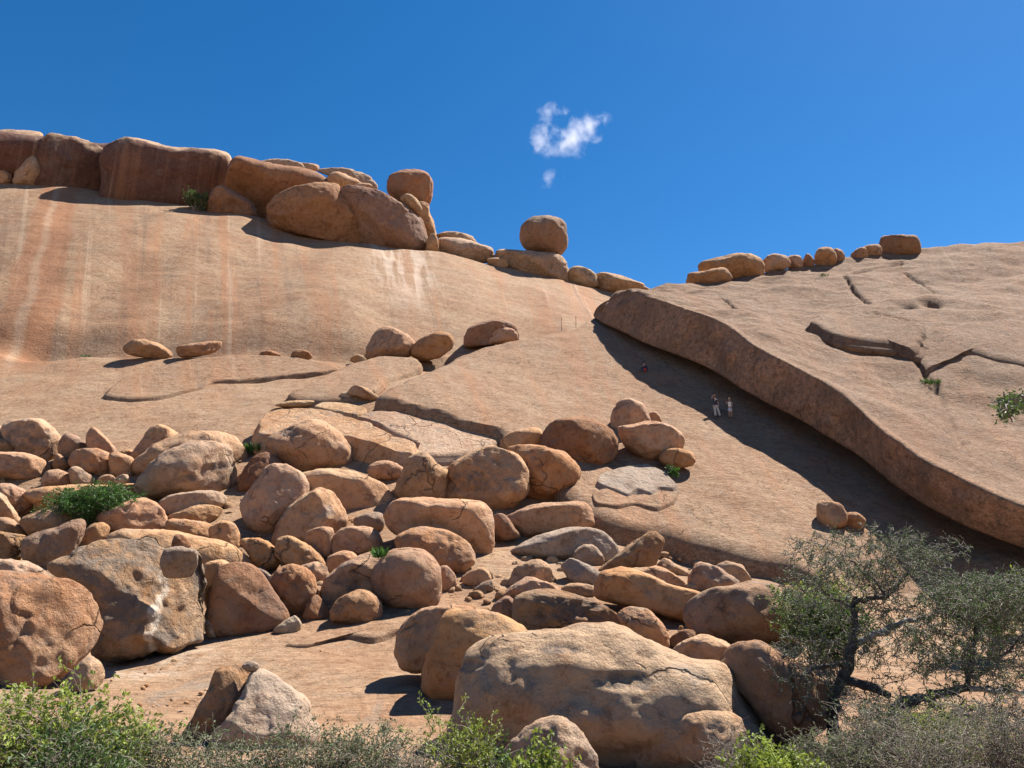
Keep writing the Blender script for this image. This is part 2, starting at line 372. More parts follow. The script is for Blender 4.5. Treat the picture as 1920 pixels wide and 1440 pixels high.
# ------------------------------------------------------------------ slabs that lie on the slope
def slab(name, label, poly, h, mat, surf=terrain, edge=0.6, seed=0, cen=None, under=0.35, nr=44, na=180, lift=0.0, hmask=None, bumpy=0.10, parent=None, cat='rock slab', flare=0.02, crown=0.0):
    P = np.array([hit(surf, p[0], p[1], h)[:2] if len(p) == 2 else p[:2] for p in poly])
    c = hit(surf, cen[0], cen[1], h)[:2] if cen else P.mean(0)
    # dense outline, radial function
    Q = []
    n = len(P)
    for i in range(n):
        p0, p1, p2, p3 = P[i - 1], P[i], P[(i + 1) % n], P[(i + 2) % n]
        for tt in np.linspace(0, 1, 24, endpoint=False):
            lin = p1 + (p2 - p1) * tt
            cr = 0.5 * (2 * p1 + (p2 - p0) * tt + (2 * p0 - 5 * p1 + 4 * p2 - p3) * tt ** 2 + (3 * p1 - p0 - 3 * p2 + p3) * tt ** 3)
            Q.append(0.4 * lin + 0.6 * cr)
    Q = np.array(Q)
    per = np.concatenate([[0], np.cumsum(np.linalg.norm(np.roll(Q, -1, 0) - Q, axis=1))])
    s = np.linspace(0, per[-1], na, endpoint=False)
    Qc = np.vstack([Q, Q[:1]])
    B = np.stack([np.interp(s, per, Qc[:, 0]), np.interp(s, per, Qc[:, 1])], -1)
    B = B + 0.12 * h * np.stack([vnoise(np.stack([B[:, 0], B[:, 1], 0 * s], -1) * 1.3, seed), vnoise(np.stack([B[:, 0], B[:, 1], 0 * s + 7], -1) * 1.3, seed)], -1)
    rr = 1 - (1 - np.linspace(0, 1, nr)) ** 1.8
    R = rr[:, None, None]
    XY = c + (B - c)[None] * R
    d = (1 - rr)[:, None] * np.linalg.norm(B - c, axis=1)[None]
    e = edge
    q = np.clip((e - d) / e, 0, 1)
    drop = np.minimum(h * 0.6, e) * (1 - np.sqrt(np.maximum(0, 1 - q ** 2)))
    p3 = np.stack([XY[..., 0], XY[..., 1], 0 * d], -1)
    z = surf(XY[..., 0], XY[..., 1]) + h * (hmask(XY[..., 0], XY[..., 1]) if hmask else 1.0) - drop + bumpy * fbm(p3 / 2.2, 3, seed + 5) * (0.4 + 0.6 * np.clip(d, 0, 1)) + crown * (1 - R[..., 0] ** 2)
    rows_ = [np.dstack([XY, z])[i] for i in range(nr)]
    zb = z[-1]
    for f, sc in ((0.25, flare), (0.5, flare * 1.2), (0.75, 0.0), (1.0, -0.04), (1.3, -0.10)):
        b2 = B + (B - c) / np.linalg.norm(B - c, axis=1)[:, None] * (sc * 10 * h + 0.05 * h * vnoise(np.stack([B[:, 0], B[:, 1], 0 * s + f * 3], -1) * 1.1, seed + 2)[:, None])
        rows_.append(np.column_stack([b2, zb - (h + under) * f]))
    V = np.array(rows_).reshape(-1, 3)
    o = mesh_obj(name, V, grid_faces(len(rows_), na, True), mat, parent)
    if label: tag(o, label, cat)
    return o

ramp_poly = [(705,735),(745,715),(800,692),(850,668),(900,650),(960,637),(1030,624),(1090,607),(1180,598),(1320,630),(1480,700),(1650,800),(1830,890),(2080,970),(34,34,0),(26,32.5,0),(21,32.5,0),(17.5,33.5,0),
    (1540,1056),(1450,1036),(1370,1022),(1300,1004),(1240,984),(1180,975),(1120,960),(1085,940),(1060,920),(1010,868),(960,830),(935,806),(880,790),(820,772),(760,754),(718,745)]
def sst(x): x = np.clip(x, 0, 1); return x * x * (3 - 2 * x)
def ramp_mask(X, Y): return 1.0 - 1.2 * sst((X - 13.2) / 4.0) * sst((40.5 - Y) / 4.5)
ramp = slab('ramp_slab', 'huge smooth tan slab sloping up to the overhang with three people on it', ramp_poly, RH, M['ramp'], edge=1.1, seed=3, cen=(1450,880), nr=110, na=520, bumpy=0.10, flare=0.0, hmask=ramp_mask)
def ramp_top(X, Y): return terrain(X, Y) + RH * ramp_mask(X, Y)

slab('rock_slab', 'low rounded granite sheet with a dark undercut crack along its front, left of centre', [(196,738),(232,706),(330,677),(430,665),(560,669),(640,690),(540,702),(450,711),(400,713),(380,722),(300,741),(240,746)], 0.42, M['ramp'], edge=0.35, seed=21, bumpy=0.06, under=0.1)
slab('rock_slab', 'smooth convex granite sheet just below the bench boulders and left of the ramp', [(540,737),(580,717),(610,700),(655,681),(692,672),(755,670),(792,682),(730,708),(702,730),(655,742),(600,747),(555,744)], 0.6, M['ramp'], edge=0.7, seed=22, bumpy=0.06, under=0.1)
slab('rock_slab', 'thick flat granite block with a dark shaded front face behind the big smooth boulder', [(485,788),(495,775),(530,765),(600,765),(635,773),(685,789),(730,811),(780,829),(774,849),(742,845),(705,832),(655,819),(555,814),(488,812)], 1.35, M['t'], edge=0.22, seed=23, bumpy=0.05)
slab('rock_slab', 'flat cracked granite plate right of the dark fronted block, below the ramp', [(670,780),(692,772),(742,770),(780,780),(830,790),(870,791),(947,815),(930,830),(880,847),(818,852),(784,850),(786,832),(732,806),(705,790)], 0.7, M['t'], edge=0.25, seed=24, bumpy=0.05)
slab('rock_slab', 'thin pale rock plate in front of the small green shrub on the left of the ramp', [(588,761),(605,753),(655,755),(688,765),(670,777),(635,771),(605,766)], 0.4, M['t'], edge=0.2, seed=25, na=90, nr=24, bumpy=0.03)
slab('rock_slab', 'thin dark edged ledge on the pink slab under the small round boulder', [(533,1208),(565,1192),(620,1178),(700,1163),(800,1150),(880,1150),(850,1172),(745,1180),(700,1192),(640,1190),(580,1208)], 0.2, M['slope'], edge=0.15, seed=26, bumpy=0.04)
slab('rock_slab', 'pale broken sheet of layered rock set in the lower edge of the ramp', [(1119,902),(1126,888),(1150,880),(1180,871),(1212,869),(1236,880),(1252,888),(1268,906),(1262,914),(1236,912),(1222,922),(1196,915),(1176,924),(1150,914)], 0.45, M['y'], surf=ramp_top, edge=0.10, seed=27, bumpy=0.14, na=120, nr=30)
slab('rock_slab', 'lower grey layer of the broken sheet under the small green twig plant', [(1110,925),(1140,915),(1180,926),(1215,925),(1245,915),(1270,918),(1262,940),(1230,950),(1190,942),(1150,946),(1118,940)], 0.25, M['ramp'], surf=ramp_top, edge=0.12, seed=28, bumpy=0.12, na=120, nr=30)

# ------------------------------------------------------------------ the overhanging dome on the right
Lpx = [(1110,592),(1130,606),(1160,618),(1200,640),(1245,657),(1290,673),(1333,690),(1378,722),(1440,757),(1500,785),(1560,825),(1620,858),(1668,905),(1720,940),(1790,980),(1860,1008),(1960,1042),(2100,1095)]
Upx = [(1118,580),(1150,560),(1188,548),(1235,562),(1285,578),(1335,594),(1375,614),(1408,646),(1462,674),(1520,703),(1575,735),(1625,782),(1675,826),(1730,862),(1795,898),(1860,930),(1960,970),(2100,1020)]
Spx = [(1125,577),(1160,556),(1205,543),(1250,538),(1290,533),(1330,527),(1380,517),(1430,508),(1480,500),(1540,491),(1600,482),(1660,473),(1720,466),(1790,463),(1870,456),(1960,449),(2100,438),(2350,420)]
SY = [78.6,79.5,81,83,85,87,89,90.5,92,93,94,95,95.5,96,96,96,96,96]
Lp = np.array([hit(ramp_top, u, v, 0.3 + 1.2 * min(1, i / 5.0) + 0.2 * i / 17.0) for i, (u, v) in enumerate(Lpx)])
Lp = Lp + np.array([0.0, 0.0, 0.0])
Up = np.array([at(u, v, L[1] - 1.5 * min(1, i / 4.0)) for i, ((u, v), L) in enumerate(zip(Upx, Lp))])
Sp = np.array([at(u, v, y) for (u, v), y in zip(Spx, SY)])
Dc = [tuple(p) for p in Up[2:]] + [tuple(p) for p in Sp[2:]]
for u, v, Y in [(1500,590,73.5),(1620,650,64.5),(1650,560,76.5),(1800,650,63.5),(1800,560,77),(1810,790,52.5),(1900,700,59.5),(2050,800,52),(2100,600,73),(1400,570,74.5),(1720,740,56.5)]:
    Dc.append(tuple(at(u, v, Y)))
dome_f = TPS(Dc, 0.25)
def up_curve(P, n):
    s = np.concatenate([[0], np.cumsum(np.linalg.norm(np.diff(P, axis=0), axis=1))]); q = np.linspace(0, s[-1], n)
    return np.stack([np.interp(q, s, P[:, k]) for k in range(3)], -1)
def resample_same(P, s, n):
    q = np.linspace(0, s[-1], n)
    # smooth the polyline a little
    R_ = np.stack([np.interp(q, s, P[:, k]) for k in range(3)], -1)
    for _ in range(220):
        R_[1:-1] = 0.25 * R_[:-2] + 0.5 * R_[1:-1] + 0.25 * R_[2:]
    return R_
NS = 420
ss = np.concatenate([[0], np.cumsum(np.linalg.norm(np.diff(Lp, axis=0), axis=1))])
Lr, Ur, Sr = (resample_same(P, ss, NS) for P in (Lp, Up, Sp))
secs = []
inward = np.array([3.2, 1.2, 0.9])
secs.append(Lr + inward * 2.2); secs.append(Lr + inward * 0.6 + np.array([0, 0, 0.25])); secs.append(Lr + inward * 0.12)
out = np.array([-0.75, -0.5, 0])
for f in np.linspace(0, 1, 18):
    p = Lr + (Ur - Lr) * f
    bulge = 0.16 * math.sin(math.pi * min(1, f * 1.0)) * np.linalg.norm(Ur - Lr, axis=1)[:, None] * 0.22
    p = p + out * bulge
    secs.append(p)
# rounded shoulder and the long top surface
for f in np.concatenate([np.linspace(0.006, 0.10, 14), 0.10 + 0.90 * np.linspace(0, 1, 150)[1:]]):
    xy = Ur[:, :2] + (Sr - Ur)[:, :2] * f
    z = dome_f(xy[:, 0], xy[:, 1])
    wc = np.clip((np.arange(NS) - 15) / 60.0, 0, 1); z = (Ur[:, 2] + (Sr[:, 2] - Ur[:, 2]) * f) * (1 - wc) + z * wc
    dist = np.linalg.norm((Sr - Ur)[:, :2], axis=1) * f
    k = np.clip(dist / 1.0, 0, 1)[:, None]
    zz = np.column_stack([xy, Ur[:, 2] * (1 - k[:, 0]) + z * k[:, 0] + 0.25 * np.sin(k[:, 0] * math.pi) * (dist < 3)])
    secs.append(zz)
secs_last_z = secs[-1][:, 2].copy()
for dy, dz in ((3, -1.0), (8, -5), (14, -16), (16, -40)):
    p = Sr.copy(); p[:, 1] += dy; p[:, 0] *= 1 + dy / 95; p[:, 2] = secs_last_z + dz
    secs.append(p)
DV = np.array(secs)
nrm_amp = np.ones(len(secs)); nrm_amp[:3] = 0
d3 = 0.55 * fbm(DV / np.array([8, 6, 6]), 3, 61) + 0.16 * fbm(DV / np.array([2.8, 1.2, 1.2]), 3, 67) + 0.0
fade = np.clip((np.arange(len(secs)) - 20) / 12.0, 0.0, 1)[:, None] * np.clip((np.arange(NS) - 8) / 50.0, 0.0, 1)[None]
DV[..., 2] += d3 * fade
fd = np.clip(1 - np.abs(np.arange(len(secs)) - 12) / 12.0, 0, 1)[:, None]
DV += (out * 0.40) [None, None] * (fbm(DV / 1.8, 3, 73) * fd)[..., None]
def carve(V, poly, w, dp, surf):
    P = np.array([hit(surf, u, v) for u, v in poly]); best = np.full(V.shape[:2], 1e9)
    for a_, b_ in zip(P[:-1], P[1:]):
        ab = (b_ - a_)[:2]; tt = np.clip(((V[..., :2] - a_[:2]) @ ab) / (ab @ ab), 0, 1)
        best = np.minimum(best, np.linalg.norm(V[..., :2] - a_[:2] - tt[..., None] * ab, axis=-1))
    V[..., 2] -= dp * np.exp(-(best / w) ** 2) * (np.arange(V.shape[0]) > 34)[:, None]
for poly_, w_, dp_ in [([(1712,660),(1728,700),(1746,722),(1762,745),(1785,800),(1808,850),(1830,890)],0.28,0.35),([(1583,518),(1600,540),(1628,568)],0.25,0.6),([(1592,512),(1640,502),(1690,492)],0.25,0.6),
    ([(1690,505),(1725,520),(1748,542)],0.22,0.5),([(1350,556),(1384,578)],0.2,0.4),([(1640,588),(1700,604)],0.22,0.4),([(1860,868),(1890,890),(1925,905)],0.2,0.4),([(1690,520),(1780,528),(1860,515),(1930,490)],2.4,0.9)]:
    carve(DV, poly_, w_, dp_, dome_f)
# two weathered pits on the upper face
for pu, pv, pr, pdp in ((1703,574,0.8,1.1),(1745,572,0.9,1.2)):
    c = hit(dome_f, pu, pv); dd = np.linalg.norm(DV - c, axis=-1)
    DV[..., 2] -= pdp * np.exp(-(dd / pr) ** 2) * (np.arange(len(secs)) > 20)[:, None]
tipc = DV[3:23, 0].mean(0)
for c_ in range(16):
    k_ = math.sqrt(1 - (1 - c_ / 16.0) ** 2); DV[:, c_] = DV[:, c_] * k_ + (tipc + (DV[:, c_].mean(0) - DV[:, 0].mean(0)) * 0.0) * (1 - k_)
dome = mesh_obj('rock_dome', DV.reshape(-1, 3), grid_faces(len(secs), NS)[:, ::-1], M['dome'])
face_bounce = np.zeros(DV.shape[:2], np.float32); face_bounce[:20] = 1.0; face_bounce[20:24] = np.array([0.8, 0.5, 0.25, 0.1])[:, None]  # side face painted lighter: fresher orange rock plus bounce light from the ramp
face_bounce *= np.clip(0.75 + 0.5 * fbm(DV / 2.5, 3, 91), 0, 1)
dat_ = dome.data.attributes.new('scar', 'FLOAT', 'POINT'); dat_.data.foreach_set('value', face_bounce.ravel().astype(np.float32))  # on the dome this attribute holds the painted face lightening, not scars
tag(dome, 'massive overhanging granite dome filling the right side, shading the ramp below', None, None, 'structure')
slab('rock_slab', 'overhanging flake of rock casting a black shadow high on the right dome', [(1520,600),(1540,584),(1600,588),(1680,600),(1735,606),(1725,640),(1712,655),(1670,640),(1610,634),(1560,622)], 1.35, M['dome'], surf=dome_f, edge=0.6, seed=31, bumpy=0.08, under=-0.1, flare=0.03)
slab('rock_slab', 'broad raised rock shelf right of the crack and grass tuft on the dome', [(1720,650),(1740,615),(1830,600),(1960,600),(2080,640),(2040,690),(1960,690),(1880,672),(1800,655),(1770,668),(1735,690)], 0.75, M['dome'], surf=dome_f, edge=0.8, seed=32, bumpy=0.12, under=0.0)

# ------------------------------------------------------------------ boulders
_ico = {}
def ico(level):
    if level not in _ico:
        b = bmesh.new(); bmesh.ops.create_icosphere(b, subdivisions=level, radius=1.0)
        b.verts.ensure_lookup_table()
        V = np.array([v.co[:] for v in b.verts]); Fc = np.array([[v.index for v in f.verts] for f in b.faces]); b.free()
        _ico[level] = (V, Fc)
    return _ico[level]
def smooth_outline(poly, k=14):
    P = np.array(poly, float); n = len(P); Q = []
    for i in range(n):
        p0, p1, p2, p3 = P[i - 1], P[i], P[(i + 1) % n], P[(i + 2) % n]
        for t in np.linspace(0, 1, k, endpoint=False):
            Q.append(0.5 * (2 * p1 + (p2 - p0) * t + (2 * p0 - 5 * p1 + 4 * p2 - p3) * t ** 2 + (3 * p1 - p0 - 3 * p2 + p3) * t ** 3))
    return np.array(Q)
_bcount = [0]
def boulder(name, label, poly, mat='o', Y=None, dep=1.0, box=2.35, bias=0.25, rough=1.25, facet=2, lean=-0.2, surf=terrain, off=0.0, parent=None, cat='boulder', dy=0.0, level=None, group=None, sink=0.0, flat=0.0, peel=1.0, scars=()):
    _bcount[0] += 1; seed = _bcount[0] * 13
    rng = np.random.RandomState(seed)
    Q = smooth_outline(poly)
    if Y is not None and Y > 80: Q[:, 1] += np.where(Q[:, 1] > Q[:, 1].mean(), 4.0, 0.0)   # bedded into the rock
    u0, u1, v0, v1 = Q[:, 0].min(), Q[:, 0].max(), Q[:, 1].min(), Q[:, 1].max()
    if Y is not None and Y > 66: Y = wy(Y) if u0 < 1200 else Y
    if Y is None:
        ub = Q[Q[:, 1] > v1 - 0.12 * (v1 - v0), 0].mean()
        Y = hit(surf, ub, v1 - 0.04 * (v1 - v0), off)[1]
    cu, cv = (u0 + u1) / 2, (v0 + v1) / 2
    Pc = Q - np.array([cu, cv])
    # area centroid
    x, y = Pc[:, 0], Pc[:, 1]; xn, yn = np.roll(x, -1), np.roll(y, -1); cr = x * yn - xn * y; A = cr.sum() / 2
    gx, gy = ((x + xn) * cr).sum() / (6 * A), ((y + yn) * cr).sum() / (6 * A)
    cu, cv = cu + gx, cv + gy
    Pc = Q - np.array([cu, cv]); Pc[:, 1] *= -1
    C = np.cov(Pc.T); w, E = np.linalg.eigh(C); E = E[:, ::-1]; ax = np.sqrt(w[::-1] * 2)
    L = (Pc @ E) / ax
    th = np.arctan2(L[:, 1], L[:, 0]); r = np.hypot(L[:, 0], L[:, 1]); o_ = np.argsort(th); th, r = th[o_], r[o_]
    thq = np.linspace(-math.pi, math.pi, 361)
    rq = np.interp(thq, np.concatenate([th - 2 * math.pi, th, th + 2 * math.pi]), np.tile(r, 3))
    rq = np.convolve(np.concatenate([rq[-8:-1], rq, rq[1:8]]), np.ones(3) / 3, 'same')[7:-7]
    pxm = lambda Yc: Yc / F / (CP + 0 * SP) * 1.0
    # centre and view-aligned frame
    size_px = math.sqrt(ax[0] * ax[1]); 
    D0 = ray(cu, cv); dist_per_Y = np.linalg.norm(D0)
    def scale(Yc):      # metres per pixel on the plane through the centre, square to the line of sight
        a = (cu - 960) / F; b = (720 - cv) / F
        fwd = Yc * dist_per_Y / math.sqrt(1 + a * a + b * b)
        return fwd / F
    short = min(ax[1] * 1.35, ax[0])
    dm = dep * (0.45 * ax[0] + 0.55 * ax[1]) * scale(Y)
    Yc = Y + bias * dm + dy
    sc = scale(Yc)
    cen = EYE + D0 * Yc
    wv = D0 / dist_per_Y
    rv = np.cross(wv, [0, 0, 1]); rv /= np.linalg.norm(rv); uv = np.cross(rv, wv)
    big = max(u1 - u0, v1 - v0)
    if level is None: level = 6 if big > 420 else 5 if big > 85 else 4 if big > 28 else 3
    V, Fc = ico(level)
    a, b, c = V[:, 0], V[:, 1], V[:, 2]
    rho = np.hypot(a, b); k = (rho ** box + np.abs(c) ** box) ** (-1 / box); rho2 = rho * k; c2 = c * k
    tht = np.arctan2(b, a); Rr = np.interp(tht, thq, rq)
    Re = 1 + (Rr - 1) * np.clip(rho2, 0, 1) ** 1.6
    l2 = np.stack([rho2 * Re * np.cos(tht) * ax[0], rho2 * Re * np.sin(tht) * ax[1]], -1) @ E.T * sc
    S = size_px * sc
    # low lumps in depth and broken facets on the visible side
    loc = np.stack([l2[:, 0], l2[:, 1], c2 * dm], -1)
    loc[:, 2] += lean * loc[:, 1] * (0.3 + 0.7 * np.sqrt(np.clip(1 - rho2 ** 2, 0, 1)))
    loc[:, 2] += 0.16 * S * fbm(np.stack([a, b, c], -1) * 1.3 + seed, 2, seed) * (1 - 0.6 * rho2)
    for q in range(facet if rough != 0.5 else 0):
        n = np.array([rng.uniform(-0.75, 0.75), rng.uniform(-0.6, 0.6), rng.uniform(-1.0, -0.6)]); n /= np.linalg.norm(n)
        pr = loc @ n; dlim = np.max(pr) * rng.uniform(0.64, 0.88)
        ex = np.maximum(0, pr - dlim) * np.where(loc[:, 2] < 0, 1.0, 0.0); loc -= n * (ex * 0.93)[:, None] * np.array([0.35, 0.35, 1.0])
    nd = loc / (np.linalg.norm(loc, axis=1)[:, None] + 1e-6)
    seedv = np.array([seed * 1.7, seed * 0.9, seed * 2.3])
    disp = rough * (0.030 * S * fbm(loc / S * 2.0 + seedv, 3, seed + 1) + 0.045 * min(S, 1.6) * fbm(loc / min(S, 1.6) * 3.6 + seedv, 3, seed + 2) * 0.6)
    if rough > 1.2: disp = disp + 0.035 * S * (rough - 1) * (ridged(loc / S * 2.4 + seedv, 3, seed + 4) - 1.0)
    scar = np.zeros(len(loc))
    pn = fbm(loc / S * 0.95 + seedv * 1.3, 3, seed + 6) + 0.25 * fbm(loc / S * 4 + seedv, 2, seed + 7)
    pk = np.clip((pn - 0.42) / 0.10, 0, 1) * peel
    disp = disp - 0.05 * S * pk * (1 - 0.7 * rho2 ** 3); scar = np.maximum(scar, 0.45 * pk)
    uu = cu + loc[:, 0] / sc; vv = cv - loc[:, 1] / sc
    for (su, sv_, ru, rv_, dp) in scars:
        e2 = np.hypot((uu - su) / ru, (vv - sv_) / rv_) + 0.35 * fbm(loc / S * 5 + seedv, 2, seed + 8)
        m_ = np.clip((1.0 - e2) / 0.16, 0, 1) * (loc[:, 2] < 0)
        disp = disp - m_ * dp * (0.7 + 0.5 * ridged(loc / S * 6 + seedv, 2, seed + 9)); scar = np.maximum(scar, m_)
    loc = loc + nd * disp[:, None]
    # place each point on the sight line of its own outline pixel, so the traced profile keeps its shape off the picture centre
    d0 = float(np.linalg.norm(cen - EYE)); dd = d0 + loc[:, 2]
    rr_ = ray(cu + loc[:, 0] / sc * d0 / dd, cv - loc[:, 1] / sc * d0 / dd)
    Wd = EYE + rr_ * (dd / (rr_ @ wv))[:, None] - cen
    o = mesh_obj(name, Wd, Fc, M[mat] if isinstance(mat, str) else mat)
    at_ = o.data.attributes.new('scar', 'FLOAT', 'POINT'); at_.data.foreach_set('value', scar.astype(np.float32))
    if parent is not None:
        o.parent = parent; o.location = (Vector(cen.tolist()) - parent.location)
    else:
        o.location = cen.tolist()
        tag(o, label, cat, group)
    return o
B = boulder
# --- top of the left cliff
B('cliff_ledge','long rock ledge behind the cliff top blocks along the left skyline',[(-120,330),(-110,262),(0,250),(90,258),(200,272),(300,275),(420,296),(500,312),(600,330),(640,350),(560,400),(480,420),(390,402),(200,382),(60,352)],'v',Y=98,dep=0.35,box=3.5,bias=0.6,cat='rock ledge',facet=1)
CL = 96.0
B('cliff_boulder','rounded cliff top block at the far left edge of the ridge',[(-60,325),(-60,250),(0,243),(40,245),(78,250),(81,265),(72,290),(50,317),(20,326)],'t',Y=94,dep=0.8,box=3,bias=0.5)
B('cliff_boulder','brown cliff top block with pale vertical stains, second from the left edge',[(66,300),(84,252),(120,253),(160,262),(190,276),(204,300),(206,382),(150,376),(110,368),(68,356),(50,338),(62,318)],'v',Y=94,dep=0.7,box=3.0,bias=0.5,lean=-0.05)
B('cliff_boulder','widest dark red-brown cliff block under a pale rounded cap on the skyline',[(188,340),(184,295),(205,266),(245,257),(290,267),(340,278),(400,281),(430,290),(431,320),(421,345),(412,372),(394,402),(330,397),(260,390),(186,382)],'v',Y=94,dep=0.6,box=3.0,bias=0.6,lean=-0.05,level=6,facet=0)
B('cliff_boulder','leaning tan and brown cliff block right of the widest dark block, above the split boulder',[(420,345),(432,303),(445,292),(470,297),(520,308),(580,318),(615,334),(619,347),(560,360),(530,385),(510,412),(488,414),(470,395),(440,365)],'d',Y=94.5,dep=0.7,box=3,bias=0.5)
B('rock_wedge','small pale triangular wedge between the two leftmost cliff blocks',[(22,338),(45,302),(66,291),(78,312),(100,348),(60,348)],'t',Y=93.2,dep=0.8,bias=0.2,cat='rock')
B('rock','small rounded stone at the left edge under the cliff blocks',[(-14,323),(0,318),(19,325),(22,340),(-14,342)],'t',Y=92.8,dep=0.9,bias=0.2,cat='rock')
B('rock_wedge','stained triangular rock wedge beside the cliff shrub, under the leaning block',[(386,391),(395,365),(412,347),(440,360),(470,377),(482,396),(480,413),(450,410),(400,401)],'d',Y=92.5,dep=0.7,box=3,bias=0.3,cat='rock')
B('split_boulder','left half of the huge split boulder perched on the cliff edge',[(500,410),(499,386),(520,364),(550,350),(600,344),(632,347),(641,360),(660,376),(664,394),(681,413),(694,440),(698,477),(680,475),(640,461),(590,446),(540,431),(508,422)],'d',Y=91.5,dep=0.8,box=2.6,bias=0.5,level=6)
B('split_boulder','right half of the huge split boulder, left of the balanced pillar',[(628,360),(650,347),(690,350),(730,368),(757,382),(785,404),(799,425),(802,455),(791,476),(765,481),(720,478),(690,474),(672,440),(652,408),(640,390)],'d',Y=92.3,dep=0.9,box=2.5,bias=0.5,level=6)
B('rock_plate','thin flat rock sheet lying on top of the leaning cliff block',[(487,304),(512,298),(545,300),(580,312),(578,319),(540,312)],'t',Y=97,dep=1.0,bias=0.2,cat='rock')
B('rock_plate','small flat stone right of the thin sheet on the skyline',[(550,305),(590,307),(598,315),(580,319),(560,314)],'t',Y=98,dep=1.0,cat='rock')
B('rock_plate','long tapering rock sheet on the skyline above the split boulder',[(594,318),(640,314),(670,321),(700,334),(709,350),(690,352),(650,338),(612,328)],'t',Y=98,dep=0.8,cat='rock')
B('rock','rounded stone wedged under the long skyline sheet, touching the split boulder',[(613,333),(622,324),(636,322),(660,332),(692,345),(660,350),(620,347)],'t',Y=96,dep=1.0,cat='rock')
B('rock','tiny flat cobble lying on top of the split boulder',[(665,347),(680,343),(695,345),(697,352),(680,355)],'o',Y=94.5,dep=1.0,cat='rock')
pil = empty('rock_pillar', at(790,470,wy(97))); tag(pil, 'mushroom shaped rock pillar with a big rounded head on the skyline', 'rock pillar')
B('head','',[(725,352),(730,330),(745,321),(775,318),(800,324),(811,340),(811,365),(801,392),(785,402),(760,388),(735,366)],'d',Y=96,dep=1.0,box=2.8,parent=pil)
B('neck','',[(762,380),(800,380),(806,400),(815,420),(820,450),(812,475),(780,470),(770,420)],'o',Y=96.5,dep=1.0,parent=pil)
B('rock','lens shaped stone leaning between the split boulder and the rock pillar',[(750,375),(760,363),(775,367),(790,384),(789,399),(770,391)],'t',Y=93,dep=0.9,cat='rock')
B('rock','small lumpy rocks piled at the foot of the rock pillar',[(798,474),(801,448),(812,437),(821,448),(822,474)],'o',Y=94,dep=0.9,cat='rock',rough=1.6)
B('ridge_boulder','smooth long ridge boulder just right of the rock pillar',[(820,470),(822,448),(860,446),(900,457),(922,465),(926,480),(910,490),(870,486),(835,481)],'t',Y=96,dep=0.9,box=2.8)
B('rock_plate','thin lens shaped stone lying on the ridge boulder beside the pillar',[(817,442),(840,434),(870,437),(891,446),(888,454),(850,449)],'t',Y=97,dep=1.0,cat='rock')
B('rock','two small cobbles wedged between the ridge boulders below the gap',[(912,488),(925,483),(945,485),(954,492),(945,499),(925,496)],'t',Y=94.6,dep=0.8,cat='rock',rough=1.6)
B('ridge_boulder','long ridge boulder carrying the round balanced boulder',[(927,476),(940,467),(1000,471),(1045,475),(1061,490),(1069,522),(1040,525),(990,516),(955,502),(932,490)],'t',Y=96.3,dep=0.9,box=2.8)
B('balanced_boulder','round balanced boulder standing alone against the blue sky',[(975,440),(979,421),(995,407),(1020,403),(1045,407),(1060,421),(1065,440),(1061,462),(1050,475),(1020,473),(990,466),(978,453)],'d',Y=97.3,dep=1.0,box=2.2,bias=0.0,facet=0)
B('ridge_boulder','short ridge boulder in the middle of the row right of the balanced boulder',[(1067,506),(1080,498),(1105,505),(1121,520),(1121,534),(1100,536),(1070,527)],'t',Y=96.8,dep=1.0,box=2.6)
B('ridge_boulder','last tapering boulder of the left ridge, just before the gap of sky',[(1114,516),(1140,511),(1180,522),(1210,533),(1223,543),(1190,547),(1160,549),(1125,540)],'t',Y=97.2,dep=0.9)
# --- right skyline
B('skyline_boulder','low oblong boulder at the left end of the right skyline group',[(1287,527),(1292,512),(1320,508),(1352,501),(1368,509),(1370,523),(1345,530),(1300,534)],'o',Y=86.5,dep=0.9,bias=0.1)
B('skyline_boulder','largest humped boulder of the right skyline group',[(1309,506),(1315,491),(1350,482),(1382,474),(1411,476),(1429,490),(1430,514),(1400,524),(1365,526),(1330,512)],'o',Y=89.5,dep=0.9)
B('skyline_boulder','oval boulder right of the humped one on the right skyline',[(1428,492),(1440,479),(1462,476),(1478,482),(1480,496),(1460,505),(1436,507)],'o',Y=91,dep=1.0)
B('skyline_boulder','small smooth boulder tucked beside the oval one on the right skyline',[(1474,486),(1485,478),(1500,480),(1506,492),(1500,500),(1478,500)],'o',Y=92,dep=1.0)
B('skyline_rock','little jagged rocks between the smooth skyline boulders',[(1504,492),(1508,482),(1514,475),(1522,481),(1527,492),(1520,499),(1508,499)],'d',Y=92.5,dep=1.0,rough=1.6,cat='rock')
B('skyline_boulder','pair-front round boulder at the middle of the right skyline',[(1526,485),(1532,469),(1545,463),(1560,465),(1569,478),(1566,492),(1550,498),(1532,497)],'o',Y=92.6,dep=1.0)
B('skyline_boulder','pair-rear round boulder, half hidden at the middle of the right skyline',[(1556,472),(1568,466),(1580,470),(1586,484),(1580,493),(1560,493)],'o',Y=93.6,dep=1.0)
B('skyline_rock','low cobble stepping up to the flat-topped skyline boulder',[(1588,484),(1598,474),(1612,464),(1624,466),(1626,480),(1600,487)],'o',Y=94,dep=1.0,cat='rock')
B('skyline_rock','rounded cobble touching the left end of the flat-topped skyline boulder',[(1608,474),(1620,462),(1640,457),(1652,461),(1652,476),(1625,481)],'o',Y=94.5,dep=1.0,cat='rock')
B('skyline_boulder','flat-topped boxy boulder at the right end of the skyline group',[(1646,476),(1652,446),(1665,441),(1700,440),(1718,442),(1726,456),(1724,474),(1690,478),(1660,480)],'d',Y=95.2,dep=0.9,box=3.5)
